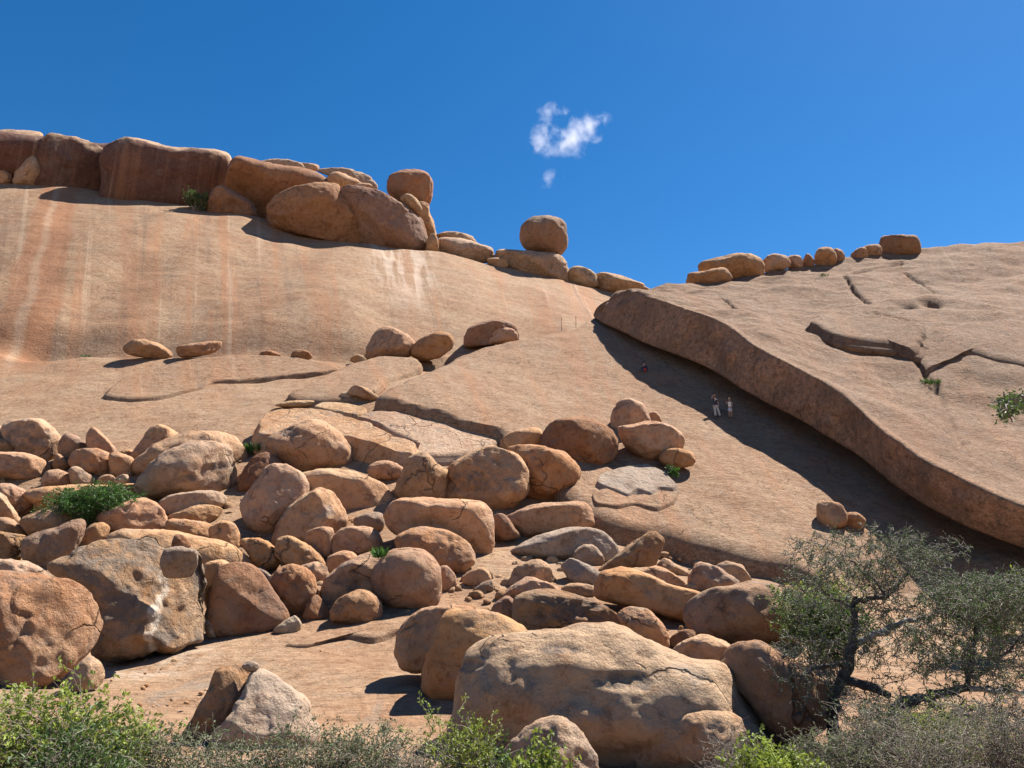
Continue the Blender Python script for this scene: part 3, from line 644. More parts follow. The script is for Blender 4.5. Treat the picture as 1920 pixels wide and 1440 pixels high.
# --- bench at the foot of the wall
BS = dict(bias=0.15)
B('bench_boulder','smooth orange boulder with a black shadow under it, leftmost on the bench',[(231,656),(240,642),(265,636),(295,643),(315,655),(323,668),(310,675),(280,672),(250,668)],'o',**BS)
B('bench_rock','long low brown rock beside the leftmost orange bench boulder',[(331,652),(350,645),(390,640),(415,641),(410,656),(380,667),(340,671)],'o',cat='rock',**BS)
B('bench_rock','tiny dark flat stone in the middle of the bench line',[(488,661),(505,657),(525,664),(520,670),(496,668)],'d',cat='rock',**BS)
B('bench_rock','small dark-sided boulder on the bench between the flat stone and the big pair',[(546,663),(558,655),(578,659),(586,671),(568,676),(549,673)],'d',cat='rock',**BS)
B('bench_rock','tiny round cobble left of the egg shaped bench boulder',[(656,675),(667,665),(681,667),(688,679),(665,681)],'o',cat='rock',**BS)
B('bench_boulder','tall egg shaped bench boulder below the white-streaked wall',[(686,662),(692,640),(705,620),(725,612),(750,620),(770,633),(780,647),(772,668),(740,675),(692,676)],'o',dy=-0.4,**BS)
B('bench_boulder','rounded boulder with a purple scar, right of the egg shaped one',[(769,656),(785,635),(820,623),(842,625),(851,641),(845,657),(820,672),(795,677),(775,669)],'o',dy=-0.8,**BS)
B('bench_boulder','wide bench boulder with a hollow overhanging front, above the ramp',[(869,638),(880,615),(905,603),(940,599),(965,609),(973,625),(971,640),(940,645),(900,650),(875,652)],'d',dy=0.6,**BS)
B('bench_rock','smooth lobe of rock resting against the hollow-fronted bench boulder',[(906,630),(930,615),(958,614),(971,628),(965,640),(930,645),(908,643)],'o',dy=-1.0,**BS)
# --- ramp boulders
RS = dict(surf=ramp_top)
B('ramp_boulder','boxy boulder standing alone on the ramp with a black shadow',[(1531,952),(1537,940),(1560,940),(1580,947),(1589,965),(1586,986),(1560,991),(1537,988)],'o',box=3,**RS)
B('ramp_boulder','small round boulder touching the boxy boulder on the ramp',[(1583,968),(1600,959),(1620,969),(1623,983),(1612,993),(1590,991)],'o',**RS)
B('ramp_boulder','rounded boulder at the top of the pile on the ramp',[(1146,792),(1150,770),(1162,752),(1180,747),(1203,756),(1216,775),(1218,795),(1195,808),(1165,812),(1148,805)],'o',bias=0.35,**RS)
B('ramp_rock','cobble tucked behind the topmost boulder of the ramp pile',[(1212,778),(1228,771),(1239,783),(1239,792),(1218,793)],'o',cat='rock',**RS)
B('ramp_boulder','smooth tilted boulder below the topmost one on the ramp',[(1160,814),(1161,800),(1185,796),(1215,790),(1250,794),(1275,807),(1284,825),(1281,842),(1262,850),(1240,860),(1215,864),(1190,852),(1168,832)],'o',bias=0.1,**RS)
B('ramp_rock','lumpy rock leaning on the lower right of the tilted ramp boulder',[(1235,857),(1248,843),(1270,840),(1295,847),(1304,862),(1295,874),(1265,879),(1243,870)],'o',rough=1.5,cat='rock',dy=-0.5,**RS)
B('ramp_boulder','large dark brown boulder at the top of the central pile',[(1012,818),(1030,795),(1065,783),(1100,783),(1130,796),(1150,811),(1161,830),(1157,851),(1140,871),(1100,885),(1065,880),(1035,862),(1013,840)],'d',dy=0.3,off=0.8)
B('ramp_boulder','low boulder wedged to the left of the large dark brown one',[(938,830),(950,814),(980,804),(1010,803),(1022,825),(1000,850),(955,850),(942,842)],'o',Y=47)
B('central_boulder','right-hand boulder of the central pair, parted by a dark gap',[(951,842),(965,836),(1000,834),(1035,838),(1065,851),(1083,872),(1087,892),(1075,913),(1045,932),(1010,938),(985,932),(975,900),(970,865)],'o',Y=42.6,peel=0.3)
B('central_boulder','left-hand boulder of the central pair, with a dark broken scar',[(833,906),(843,875),(873,851),(917,836),(946,844),(973,857),(988,881),(992,910),(988,930),(963,953),(925,966),(895,958),(860,945),(836,938)],'t',Y=41.0,scars=[(875,908,40,26,0.16)])
B('central_boulder','hollow-fronted boulder below the central pair',[(944,972),(985,950),(1025,943),(1080,940),(1105,949),(1114,970),(1111,988),(1060,993),(1000,1006),(975,1005),(958,988)],'o',dy=0.2)
B('rock','dark angular rock left of the hollow-fronted boulder, in shadow',[(924,970),(945,964),(966,990),(974,1007),(930,1013)],'d',cat='rock')
B('central_boulder','long grey-topped boulder lying below the hollow-fronted boulder',[(957,1037),(975,1020),(1005,1005),(1060,990),(1110,990),(1140,1004),(1159,1025),(1161,1042),(1130,1053),(1050,1052),(1000,1050)],'y',rough=1.2)
B('rock','small round cobble in front of the long grey-topped boulder',[(1023,1051),(1030,1042),(1042,1044),(1048,1053),(1040,1061),(1027,1060)],'t',cat='rock')
B('rock','grey angular rock leaning against the long grey-topped boulder',[(1072,1048),(1085,1025),(1110,1021),(1128,1038),(1133,1057),(1110,1068),(1085,1060)],'y',facet=3,cat='rock',rough=1.4)
B('rock_shard','long grey-brown shard pointing up to the right',[(1112,1078),(1150,1045),(1190,1015),(1224,994),(1241,1008),(1244,1022),(1236,1046),(1226,1062),(1180,1066),(1140,1082)],'g',facet=3,box=3,cat='rock',rough=1.3)
B('rock','rounded rock with a lit orange hollow, left of the grey angular rocks',[(955,1090),(965,1065),(990,1052),(1015,1050),(1035,1068),(1042,1098),(1000,1106),(960,1104)],'t',cat='rock',rough=1.4)
B('rock','grey blocky rock between the orange hollow rock and the shard',[(1052,1062),(1070,1047),(1095,1055),(1125,1075),(1119,1102),(1090,1104),(1068,1088)],'y',facet=3,cat='rock')
B('rock','low orange wedge of rock behind the dark-scarred long boulder',[(943,1113),(978,1086),(1000,1083),(1040,1098),(1062,1112),(1000,1126),(950,1122)],'o',cat='rock',facet=2)
B('rock','flat grey stone between the wedge and the long smooth boulder',[(1051,1107),(1065,1095),(1100,1094),(1117,1106),(1110,1122),(1075,1122)],'t',cat='rock')
B('rock','rounded rock in the gap right of the big round boulders',[(866,1087),(880,1070),(905,1064),(921,1080),(916,1101),(880,1101)],'o',cat='rock')
B('rock','small grey wedge stone in front of the gap rock',[(886,1107),(910,1090),(924,1090),(923,1112),(900,1113)],'y',cat='rock',facet=3)
# --- right of centre
B('long_boulder','long smooth boulder stretching down to the right, below the shard',[(1113,1108),(1121,1083),(1138,1069),(1180,1065),(1215,1076),(1260,1097),(1312,1110),(1322,1132),(1292,1166),(1212,1144),(1150,1132),(1120,1122)],'o',dy=0.2,rough=1.1)
B('boulder','broad grey-brown boulder left of the acacia, under the ramp edge',[(1279,1147),(1290,1127),(1330,1104),(1400,1094),(1450,1094),(1500,1108),(1520,1150),(1490,1202),(1440,1213),(1370,1210),(1310,1197),(1285,1172)],'g',facet=2,rough=1.1)
B('rock','triangular red-brown rock behind the broad grey-brown boulder',[(1291,1087),(1304,1057),(1325,1054),(1357,1070),(1388,1096),(1335,1115),(1295,1112)],'o',facet=2,cat='rock')
B('rock','round rock next to the triangular one, in front of the black gap',[(1342,1062),(1365,1052),(1390,1060),(1405,1078),(1410,1096),(1385,1104),(1360,1085)],'o',cat='rock')
B('rock','low orange rock behind the long smooth boulder, right of the shard',[(1203,1077),(1225,1062),(1250,1067),(1282,1090),(1282,1106),(1250,1106)],'o',cat='rock')
B('rock','flat pinkish stone between the low orange rock and the triangular one',[(1278,1098),(1300,1092),(1318,1103),(1305,1112),(1283,1110)],'t',cat='rock')
B('rock','orange rock at the mouth of the shadow beside the shard tip',[(1230,1062),(1245,1046),(1265,1056),(1292,1075),(1280,1090),(1245,1080)],'o',cat='rock')
B('boulder','oblong dark-scarred boulder behind the giant foreground boulder',[(961,1152),(968,1120),(1000,1105),(1040,1107),(1090,1117),(1140,1139),(1170,1163),(1175,1182),(1120,1190),(1050,1192),(990,1190),(965,1170)],'g',dy=0.3,rough=1.1,scars=[(1060,1145,80,22,0.12)])
B('boulder','curled orange boulder right of the dark-scarred oblong one',[(1158,1152),(1178,1138),(1205,1139),(1235,1159),(1251,1185),(1254,1222),(1220,1212),(1190,1195),(1170,1175)],'o',dy=0.3,rough=1.3)
B('boulder','tan boulder peeping out between the giant and the curled boulder',[(1258,1222),(1285,1200),(1315,1191),(1345,1197),(1373,1215),(1370,1255),(1310,1262),(1270,1248)],'t')
B('rock','dark rock deep in the hole behind the curled boulder',[(1252,1203),(1275,1182),(1302,1184),(1300,1210),(1265,1216)],'d',cat='rock')
B('boulder','tan and dark boulder between the giant foreground boulder and the acacia',[(1348,1242),(1370,1211),(1400,1203),(1430,1207),(1480,1234),(1530,1268),(1562,1312),(1540,1372),(1490,1400),(1450,1400),(1420,1350),(1385,1300),(1360,1265)],'g',rough=1.1,dy=-0.6)
giant = empty('giant_boulder', hit(terrain, 1140, 1425)); tag(giant, 'giant tan boulder in the foreground centre with a curved crack', 'boulder')
B('body','',[(842,1385),(852,1320),(866,1265),(895,1220),(950,1195),(1050,1178),(1110,1170),(1170,1178),(1222,1204),(1290,1234),(1350,1245),(1387,1285),(1416,1330),(1441,1385),(1432,1420),(1380,1455),(1250,1480),(1100,1480),(950,1455),(868,1420)],'t',Y=15.0,dep=0.8,box=2.05,bias=0.5,parent=giant,level=6,rough=1.25,facet=0,peel=0.25,lean=-0.12,scars=[(1172,1282,48,20,0.10),(900,1255,30,12,0.05),(1060,1230,40,10,0.04)])
B('lower_lobe','',[(1180,1410),(1212,1346),(1260,1322),(1320,1317),(1380,1334),(1424,1368),(1440,1395),(1425,1440),(1350,1480),(1220,1480)],'t',Y=14.45,dep=0.8,box=2.2,bias=0.2,parent=giant,level=6,rough=1.2,facet=0,peel=0.2)
two = empty('double_boulder', hit(terrain, 830, 1300)); tag(two, 'two-lobed smooth brown boulder casting a black shadow left of the giant', 'boulder')
B('right_lobe','',[(788,1282),(798,1230),(818,1180),(834,1150),(850,1142),(885,1140),(935,1150),(990,1182),(985,1235),(930,1285),(885,1313),(850,1327),(815,1317),(793,1302)],'o',Y=19.2,dep=0.9,parent=two,level=5)
B('left_lobe','',[(739,1232),(744,1190),(770,1155),(810,1138),(860,1133),(890,1145),(870,1200),(840,1262),(790,1264),(754,1256)],'o',Y=20.6,dep=0.9,parent=two,level=5)
B('rock','pointed tan rock at the bottom edge in front of the giant boulder',[(935,1430),(962,1387),(990,1360),(1018,1345),(1050,1339),(1076,1354),(1101,1390),(1121,1430),(1125,1490),(940,1490)],'t',Y=11.6,dep=0.8,rough=1.5,facet=3,cat='rock')
B('rock','dark jagged rock between the double boulder and the dark-scarred oblong boulder',[(920,1147),(935,1125),(955,1117),(967,1135),(962,1162),(938,1164)],'d',rough=1.6,facet=2,cat='rock')
# --- centre-left pile
B('boulder','big smooth humped boulder in front of the flat block',[(500,828),(510,816),(540,800),(570,790),(600,789),(632,804),(653,830),(662,853),(658,879),(600,888),(545,886),(518,862),(506,846)],'o',dy=0.3,box=2.2,peel=0.0,facet=0,scars=[(542,812,18,9,0.08)])
B('rock','small rock left of the big humped boulder, above the grass',[(479,832),(485,814),(500,808),(520,812),(522,842),(500,847),(482,840)],'o',cat='rock')
B('boulder','shaded dark boulder leaning below the big humped boulder',[(441,918),(455,885),(472,860),(497,847),(520,857),(528,880),(510,915),(475,940),(447,936)],'d',Y=42)
B('boulder','tall craggy boulder with an overhanging right side, left of the central pile',[(448,950),(460,928),(485,895),(500,874),(520,869),(550,875),(572,894),(581,915),(577,932),(560,955),(540,975),(520,992),(505,1008),(482,1003),(457,980)],'o',Y=37.3,rough=1.2)
B('boulder','rounded boulder with a white chipped hollow in the middle of the pile',[(510,1010),(520,980),(535,955),(560,934),(575,924),(600,913),(625,924),(643,947),(652,970),(650,990),(640,1008),(590,1025),(550,1028),(516,1022)],'o',Y=36.2)
B('boulder','long pale rounded boulder behind the chipped boulder',[(552,890),(600,879),(650,881),(700,896),(732,919),(746,938),(735,962),(700,980),(650,985),(600,975),(565,945),(552,910)],'o',Y=39.8,dep=0.8)
B('boulder','small oval orange boulder propped in a dark gap',[(688,881),(700,868),(725,863),(748,871),(758,882),(748,896),(725,902),(698,898)],'o',bias=0.0)
B('boulder','pyramid shaped boulder with a small sapling in front',[(739,922),(750,893),(760,865),(782,849),(800,849),(820,869),(841,885),(840,918),(836,942),(775,942),(743,938)],'t',facet=2,dy=0.2)
B('boulder','large oblong boulder with a shaded front in the centre of the pile',[(719,977),(728,950),(745,936),(780,933),(830,935),(880,937),(910,947),(924,970),(926,1010),(921,1040),(905,1047),(870,1042),(820,1035),(760,1015),(732,995)],'o',box=2.6,dy=0.1)
B('boulder','oval boulder in front of the large oblong one',[(741,1017),(755,997),(785,989),(815,990),(850,999),(876,1015),(889,1040),(887,1060),(872,1077),(850,1080),(800,1065),(758,1045)],'o',Y=32.6)
B('rock','flat-topped block with a pale broken top left of the oval boulder',[(620,1018),(635,995),(655,988),(695,988),(712,1004),(718,1022),(708,1037),(670,1040),(628,1044)],'o',box=3,cat='rock',facet=1)
B('rock','flat-topped brown block beside the pale-topped one',[(570,1008),(590,990),(620,988),(627,1000),(625,1032),(615,1048),(592,1042)],'o',box=3,cat='rock')
B('rock','grey angular rock in the shade left of the large oblong boulder',[(663,973),(690,962),(712,961),(722,975),(715,1000),(690,1000),(668,990)],'y',facet=3,cat='rock')
B('boulder','smooth boulder sloping right, below the craggy boulder',[(515,1030),(522,1009),(550,1007),(585,1027),(606,1048),(610,1066),(570,1072),(535,1058),(517,1044)],'o')
B('rock','rugged knobbly rock left of the smooth sloping boulder',[(450,1016),(475,1007),(500,1014),(522,1035),(527,1058),(505,1070),(478,1064),(465,1042)],'o',rough=2.0,cat='rock')
B('boulder','round orange boulder with a pointed base beside the flat-faced block',[(500,1098),(515,1070),(535,1059),(555,1057),(580,1069),(593,1090),(594,1115),(586,1142),(566,1160),(545,1155),(515,1125)],'o')
B('rock','broken pinkish rock behind the round orange boulder',[(563,1064),(590,1054),(608,1059),(617,1075),(608,1100),(588,1098)],'o',rough=1.6,facet=2,cat='rock')
B('boulder','small orange boulder peeking over the paired round boulders',[(610,1057),(618,1042),(640,1033),(660,1035),(670,1046),(660,1070),(625,1075),(611,1068)],'o')
B('boulder','scarred left boulder of the paired round boulders',[(601,1112),(610,1085),(635,1062),(670,1044),(705,1036),(728,1050),(725,1100),(712,1145),(640,1163),(610,1143)],'t',Y=28.8,scars=[(655,1090,28,20,0.12)])
B('boulder','big smooth right boulder of the paired round boulders',[(696,1078),(710,1050),(735,1031),(770,1028),(800,1036),(822,1060),(829,1090),(827,1120),(815,1141),(785,1149),(740,1146),(713,1128),(699,1103)],'o',Y=28.4,peel=0.0,facet=0,rough=0.9)
B('rock','small rock tucked right of the big smooth round boulder',[(822,1068),(838,1060),(853,1078),(856,1101),(842,1109),(824,1107)],'o',cat='rock')
B('boulder','small lumpy boulder standing in front of the paired round boulders',[(619,1143),(632,1124),(655,1112),(680,1106),(705,1117),(716,1135),(715,1158),(705,1171),(670,1176),(640,1168),(619,1163)],'o',rough=1.3)
B('rock','dark rock in the shade below the round orange boulder',[(567,1155),(590,1115),(614,1138),(622,1160),(575,1166)],'d',cat='rock')
B('rock','little stone between the knobbly rock and the sloping boulder',[(523,1050),(535,1044),(547,1052),(541,1061),(526,1060)],'o',cat='rock')
B('rock','purplish slab fragment between the flat-faced block and round orange boulder',[(480,1066),(500,1072),(518,1090),(520,1105),(505,1112),(485,1090)],'y',cat='rock',facet=2)
B('rock','small knobbly stone in the gap right of the round orange boulder',[(590,1105),(598,1098),(607,1105),(606,1118),(595,1120)],'t',cat='rock',rough=1.6)
# --- plates beside the ramp
B('rock_plate','thin dark-edged plate at the left end of the ledges under the ramp',[(516,761),(540,752),(588,751),(592,758),(560,765)],'t',cat='rock',dep=0.7)
B('rock','knobbly rock left of the ramp shrub',[(627,750),(640,737),(660,735),(669,745),(655,754),(632,754)],'t',rough=1.6,cat='rock')
B('rock','leaning rock directly behind the ramp shrub',[(653,737),(665,722),(690,729),(710,745),(700,754),(672,745)],'t',cat='rock')
B('rock','first pebble-like rock in the crack below the ramp edge',[(718,763),(725,755),(740,757),(756,765),(742,771)],'t',cat='rock')
B('rock','long second rock in the crack below the ramp edge',[(751,771),(765,764),(790,772),(806,783),(780,784)],'o',cat='rock')
B('rock','last flat rock in the crack below the ramp edge',[(803,783),(822,783),(840,790),(812,794)],'t',cat='rock')
B('rock','small pale cobble lodged in the diagonal crack between the flat plates',[(728,802),(734,796),(741,800),(739,808),(731,808)],'p',cat='rock',off=0.3)
# --- left pile
B('boulder','grey weathered dome-like boulder at the top left of the boulder field',[(3,803),(30,787),(75,784),(100,801),(117,821),(114,845),(95,868),(50,868),(12,838)],'t',rough=1.1,facet=1,scars=[(50,825,40,34,0.1)])
B('rock','tan rock at the left edge in front of the grey dome-like boulder',[(-14,799),(22,806),(37,819),(46,837),(42,850),(25,852),(-14,848)],'t',cat='rock',dy=-1.0)
B('rock','smooth lower rock at the left edge below the tan one',[(-22,818),(0,820),(15,827),(28,846),(22,866),(-22,866)],'o',cat='rock',dy=-0.8)
B('boulder','long flat boulder with a shadow under it at the left edge',[(-28,852),(0,847),(50,850),(82,861),(100,872),(93,889),(75,899),(40,901),(0,893),(-28,884)],'o')
B('rock','upright brown rock beside the grey dome-like boulder',[(110,828),(122,812),(140,815),(162,831),(172,847),(155,868),(125,870),(110,855)],'d',cat='rock',facet=1)
B('rock','pointed orange rock leaning left above the oval boulder',[(161,820),(172,800),(188,809),(207,829),(224,855),(215,875),(180,872),(165,848)],'o',cat='rock')
B('boulder','oval orange boulder in the middle of the left pile',[(127,864),(140,845),(175,841),(205,851),(212,872),(208,893),(180,893),(143,882)],'o')
B('rock','rounded rock between the oval orange boulder and the great domed boulder',[(204,853),(225,849),(250,861),(250,890),(225,896),(208,892)],'o',cat='rock')
B('boulder','pointed grey-tan boulder rising behind the great domed boulder',[(243,860),(262,828),(282,801),(300,795),(317,802),(334,818),(325,855),(275,870)],'t')
B('rock','small rock seen between the pointed orange rock and the pointed tan boulder',[(220,850),(235,842),(249,845),(248,862),(225,862)],'o',cat='rock')
B('boulder','rear hump of the great domed boulder pair, right side in shade',[(243,874),(262,852),(300,829),(330,815),(375,809),(425,813),(451,832),(461,852),(455,874),(437,892),(300,902),(251,890)],'o',dy=1.6)
B('boulder','great domed boulder with rough brown top, largest of the left pile',[(254,908),(270,882),(295,856),(325,839),(362,827),(405,829),(433,842),(441,865),(442,895),(433,914),(405,925),(325,931),(275,938),(258,925)],'t',dy=-0.3,rough=1.3,scars=[(352,896,14,8,0.1),(405,875,20,8,0.06)])
B('rock','small wedge rock at the tip of the long flat boulder',[(98,870),(107,850),(122,859),(135,874),(115,883),(101,880)],'t',cat='rock')
B('rock','rounded cobble at the head of the rubble, right of the long flat boulder',[(77,900),(85,885),(105,880),(131,888),(138,906),(105,914),(81,913)],'o',cat='rock')
B('rock','broken pale rubble rock under the oval orange boulder',[(128,882),(145,874),(165,887),(182,897),(168,913),(138,912)],'t',rough=1.7,cat='rock',facet=2)
B('rock','flat cobble just above the lush green bush',[(183,899),(195,890),(212,892),(220,905),(200,912),(185,910)],'o',cat='rock')
B('rock','angular cobble beside the flat one, above the lush green bush',[(214,900),(230,889),(242,893),(241,908),(222,911)],'t',cat='rock',facet=2)
B('rock','small yellowish cobble touching the oval orange boulder',[(173,885),(183,878),(195,883),(194,892),(178,891)],'o',cat='rock')
B('boulder','long low slab-like boulder partly hidden by the lush green bush',[(43,928),(70,914),(120,910),(200,909),(257,908),(258,935),(200,950),(150,955),(105,957),(78,956)],'o',dep=0.6,dy=0.4)
B('boulder','tilted smooth boulder at the left edge with a pointed lower end',[(-18,906),(0,906),(20,907),(50,921),(67,945),(58,963),(38,968),(8,955),(-18,935)],'o')
B('boulder','pale boulder cut off by the left edge, below the tilted one',[(-40,915),(0,924),(17,943),(33,965),(32,982),(-40,992)],'t',dy=-0.6)
B('rock','little upright stone right of the tilted smooth boulder',[(63,942),(72,935),(83,945),(83,960),(67,962)],'o',cat='rock')
B('rock','oval stone at the left edge above the craggy rocks',[(-18,974),(15,971),(40,984),(55,997),(48,1005),(15,1007),(-18,1005)],'o',cat='rock',dy=-0.3)
B('boulder','wide low boulder left of the lush green bush',[(36,975),(68,960),(100,950),(160,955),(183,970),(193,987),(165,1006),(80,1010),(48,998)],'t')
B('boulder','rounded orange boulder directly below the lush green bush',[(180,968),(220,945),(270,935),(300,949),(313,970),(318,994),(275,1002),(208,998)],'o',dy=-0.2)
B('boulder','flat long boulder under the great domed boulder',[(295,948),(310,932),(340,923),(400,920),(423,931),(420,948),(390,960),(340,968),(308,970)],'t',dep=0.8)
B('boulder','small tapered boulder below the flat long one',[(312,970),(340,957),(370,947),(405,948),(417,958),(403,974),(390,984),(340,982)],'o')
B('boulder','low smooth boulder stretching right from the rounded orange boulder',[(313,975),(350,974),(395,984),(413,1012),(380,1015),(340,1008),(314,1000)],'o')
B('boulder','rounded boulder at the right end of the low smooth one',[(391,993),(405,980),(430,976),(446,990),(451,1028),(425,1028),(398,1014)],'o')
B('boulder','craggy pitted boulder on the left above the shattered block',[(38,1030),(55,1004),(112,986),(150,973),(160,990),(145,1028),(125,1046),(88,1066),(48,1056)],'g',rough=1.6)
B('rock','broken rock beside the craggy pitted boulder',[(138,1018),(165,989),(190,979),(206,988),(202,1003),(182,1025),(145,1036)],'o',rough=1.5,facet=2,cat='rock')
B('boulder','craggy grey boulder at the left edge',[(-20,1000),(20,999),(49,1008),(43,1042),(22,1056),(-20,1056)],'g',rough=1.5)
B('boulder','broad smooth orange boulder behind the shattered block',[(198,1014),(215,995),(260,991),(320,997),(420,1014),(452,1030),(474,1058),(440,1085),(380,1100),(300,1095),(230,1060)],'o',dep=0.7,dy=0.2)
B('boulder','low flat boulder at the left edge behind the massive left boulder',[(-25,1052),(10,1048),(65,1057),(92,1078),(85,1100),(-25,1105)],'t',dep=0.8)
shat = empty('shattered_block', hit(terrain, 280, 1228)); tag(shat, 'big shattered grey and tan block with a white streak and a wedged cube of rock', 'boulder')
B('body','',[(86,1064),(150,1032),(225,1007),(262,1002),(290,1005),(305,1025),(340,1030),(372,1045),(382,1090),(386,1120),(381,1195),(345,1217),(265,1230),(190,1236),(170,1212),(178,1160),(155,1112)],'gs',Y=24.0,dep=0.7,box=3.0,rough=1.8,facet=6,lean=0.1,parent=shat,level=6)
B('rock','squarish grey rock wedged in the top of the shattered block',[(301,1060),(307,1032),(330,1025),(355,1028),(371,1036),(364,1075),(340,1083),(311,1082)],'y',Y=23.2,box=4,facet=2,cat='rock')
B('rock','small dark stone perched on the wedged squarish rock',[(321,1025),(328,1004),(345,1004),(358,1020),(350,1030),(330,1030)],'d',Y=23.6,facet=2,cat='rock')
B('boulder','massive weathered boulder cut off by the left edge of the photo',[(-60,1085),(0,1072),(60,1074),(120,1085),(166,1110),(191,1150),(186,1195),(160,1232),(130,1262),(60,1302),(0,1320),(-80,1320),(-140,1200)],'g',Y=20.0,dep=0.8,rough=1.28,facet=4,lean=-0.1,level=6)
B('rock','streaked small boulder beneath the massive left boulder',[(118,1298),(135,1258),(165,1231),(186,1240),(197,1262),(186,1287),(150,1304)],'t',rough=1.3,cat='rock',dy=-0.2)
B('boulder','flat-faced triangular brown block right of the shattered block',[(386,1152),(395,1110),(408,1070),(425,1059),(465,1055),(490,1074),(520,1114),(542,1150),(536,1171),(490,1190),(405,1196),(386,1178)],'d',box=4.5,dep=0.6,rough=0.8)
B('rock','tan sliver of rock between the shattered block and the flat-faced block',[(377,1068),(400,1051),(430,1056),(425,1110),(395,1150),(381,1115)],'t',Y=26.5,facet=2,cat='rock')
B('rock','white cobble wedged at the lower left of the flat-faced block',[(382,1166),(392,1159),(401,1172),(408,1186),(400,1197),(387,1191)],'p',cat='rock',dy=-0.4)
B('rock','white stone at the lower right corner of the flat-faced block',[(512,1182),(540,1160),(555,1154),(566,1172),(556,1186),(530,1191)],'p',cat='rock',facet=2)
pal = empty('fractured_rock', hit(terrain, 480, 1395)); tag(pal, 'pale cream fractured rock with a dark split flank in the lower left', 'rock')
B('pale_face','',[(388,1400),(428,1342),(453,1300),(463,1266),(485,1250),(512,1262),(547,1285),(582,1315),(592,1345),(600,1378),(590,1420),(480,1430)],'p',Y=15.6,dep=0.8,box=2.6,facet=5,rough=1.5,lean=0.45,parent=pal)
fl = B('dark_flank','',[(335,1400),(362,1342),(390,1298),(406,1258),(440,1248),(472,1254),(468,1300),(440,1350),(405,1410)],'g',Y=15.9,dep=0.6,box=3,facet=2,rough=1.9,parent=pal); fl['label'] = 'dark crumbled flank of the pale rock'
B('rock','grey stone perched on the tip of the pale fractured rock',[(453,1251),(465,1239),(482,1242),(486,1253),(470,1260)],'y',Y=15.8,cat='rock',facet=2)

# ------------------------------------------------------------------ loose rubble in the gaps
def rubble(label, boxes, n, seed, smin, smax, mat):
    rng = np.random.RandomState(seed); V0, F0 = ico(2); Vs, Fs = [], []
    for i in range(n):
        bx = boxes[rng.randint(len(boxes))]; u = rng.uniform(bx[0], bx[1]); v = rng.uniform(bx[2], bx[3])
        p = hit(terrain, u, v, 0.0, 10, 60); sz = smin + (smax - smin) * rng.uniform() ** 2.5
        P = V0 * np.array([1, rng.uniform(0.6, 1), rng.uniform(0.45, 0.8)]); 
        for q in range(5):
            nn = rng.normal(size=3); nn /= np.linalg.norm(nn); pr = P @ nn; P = P - nn * np.maximum(0, pr - pr.max() * rng.uniform(0.5, 0.8))[:, None]
        a = rng.uniform(0, 6.28); ca, sa = math.cos(a), math.sin(a)
        P = np.stack([P[:, 0] * ca - P[:, 1] * sa, P[:, 0] * sa + P[:, 1] * ca, P[:, 2]], -1) * sz
        Vs.append(P + p + np.array([0, 0, sz * 0.25])); Fs.append(F0 + i * len(V0))
    o = mesh_obj('rubble', np.concatenate(Vs), np.concatenate(Fs), M[mat]); tag(o, label, 'rubble', None, 'stuff')
rubble('loose stones and chips filling the gaps between the boulders', [(0,470,860,1040),(420,760,880,1130),(700,1150,960,1120),(930,1330,1040,1110),(560,960,1090,1160)], 650, 5, 0.07, 0.38, 't')
rubble('small chips strewn on the pink slab under the boulders', [(180,900,1190,1330),(1040,1420,1100,1230)], 160, 6, 0.03, 0.14, 'o')

# ------------------------------------------------------------------ plants
def tubes(lines, sides=5):
    """lines: list of (points Nx3, radii N) -> verts, quads"""
    V, Fq = [], []; off = 0
    for P, R in lines:
        P = np.asarray(P, float); n = len(P)
        T_ = np.gradient(P, axis=0); T_ /= np.linalg.norm(T_, axis=1)[:, None] + 1e-9
        a = np.cross(T_, [0.31, 0.22, 0.92]); a /= np.linalg.norm(a, axis=1)[:, None] + 1e-9; b = np.cross(T_, a)
        th = np.linspace(0, 2 * math.pi, sides, endpoint=False)
        ring = P[:, None] + np.asarray(R)[:, None, None] * (np.cos(th)[None, :, None] * a[:, None] + np.sin(th)[None, :, None] * b[:, None])
        V.append(ring.reshape(-1, 3)); Fq.append(grid_faces(n, sides, True) + off); off += n * sides
    return np.concatenate(V), np.concatenate(Fq)
def leaves(P, Dr, L, Wd, rng):
    """diamond leaves at P along Dr"""
    P = np.asarray(P); Dr = np.asarray(Dr); n = len(P)
    Dr = Dr / (np.linalg.norm(Dr, axis=1)[:, None] + 1e-9)
    s = np.cross(Dr, rng.normal(size=(n, 3))); s /= np.linalg.norm(s, axis=1)[:, None] + 1e-9
    L = L * rng.uniform(0.6, 1.3, (n, 1)); Wd = Wd * rng.uniform(0.7, 1.3, (n, 1))
    up = np.cross(Dr, s) * L * 0.12
    V = np.stack([P, P + Dr * L * 0.5 + s * Wd + up, P + Dr * L, P + Dr * L * 0.5 - s * Wd + up], 1).reshape(-1, 3)
    return V, np.arange(4 * n).reshape(-1, 4)
def wiggle(p, q, n, amp, rng):
    t = np.linspace(0, 1, n)[:, None]; P = p + (q - p) * t; L = np.linalg.norm(q - p)
    w = np.cumsum(rng.normal(size=(n, 3)), 0); w = w - w[0] - t * (w[-1] - w[0])
    return P + w * amp * L / math.sqrt(n)
_pc = [0]
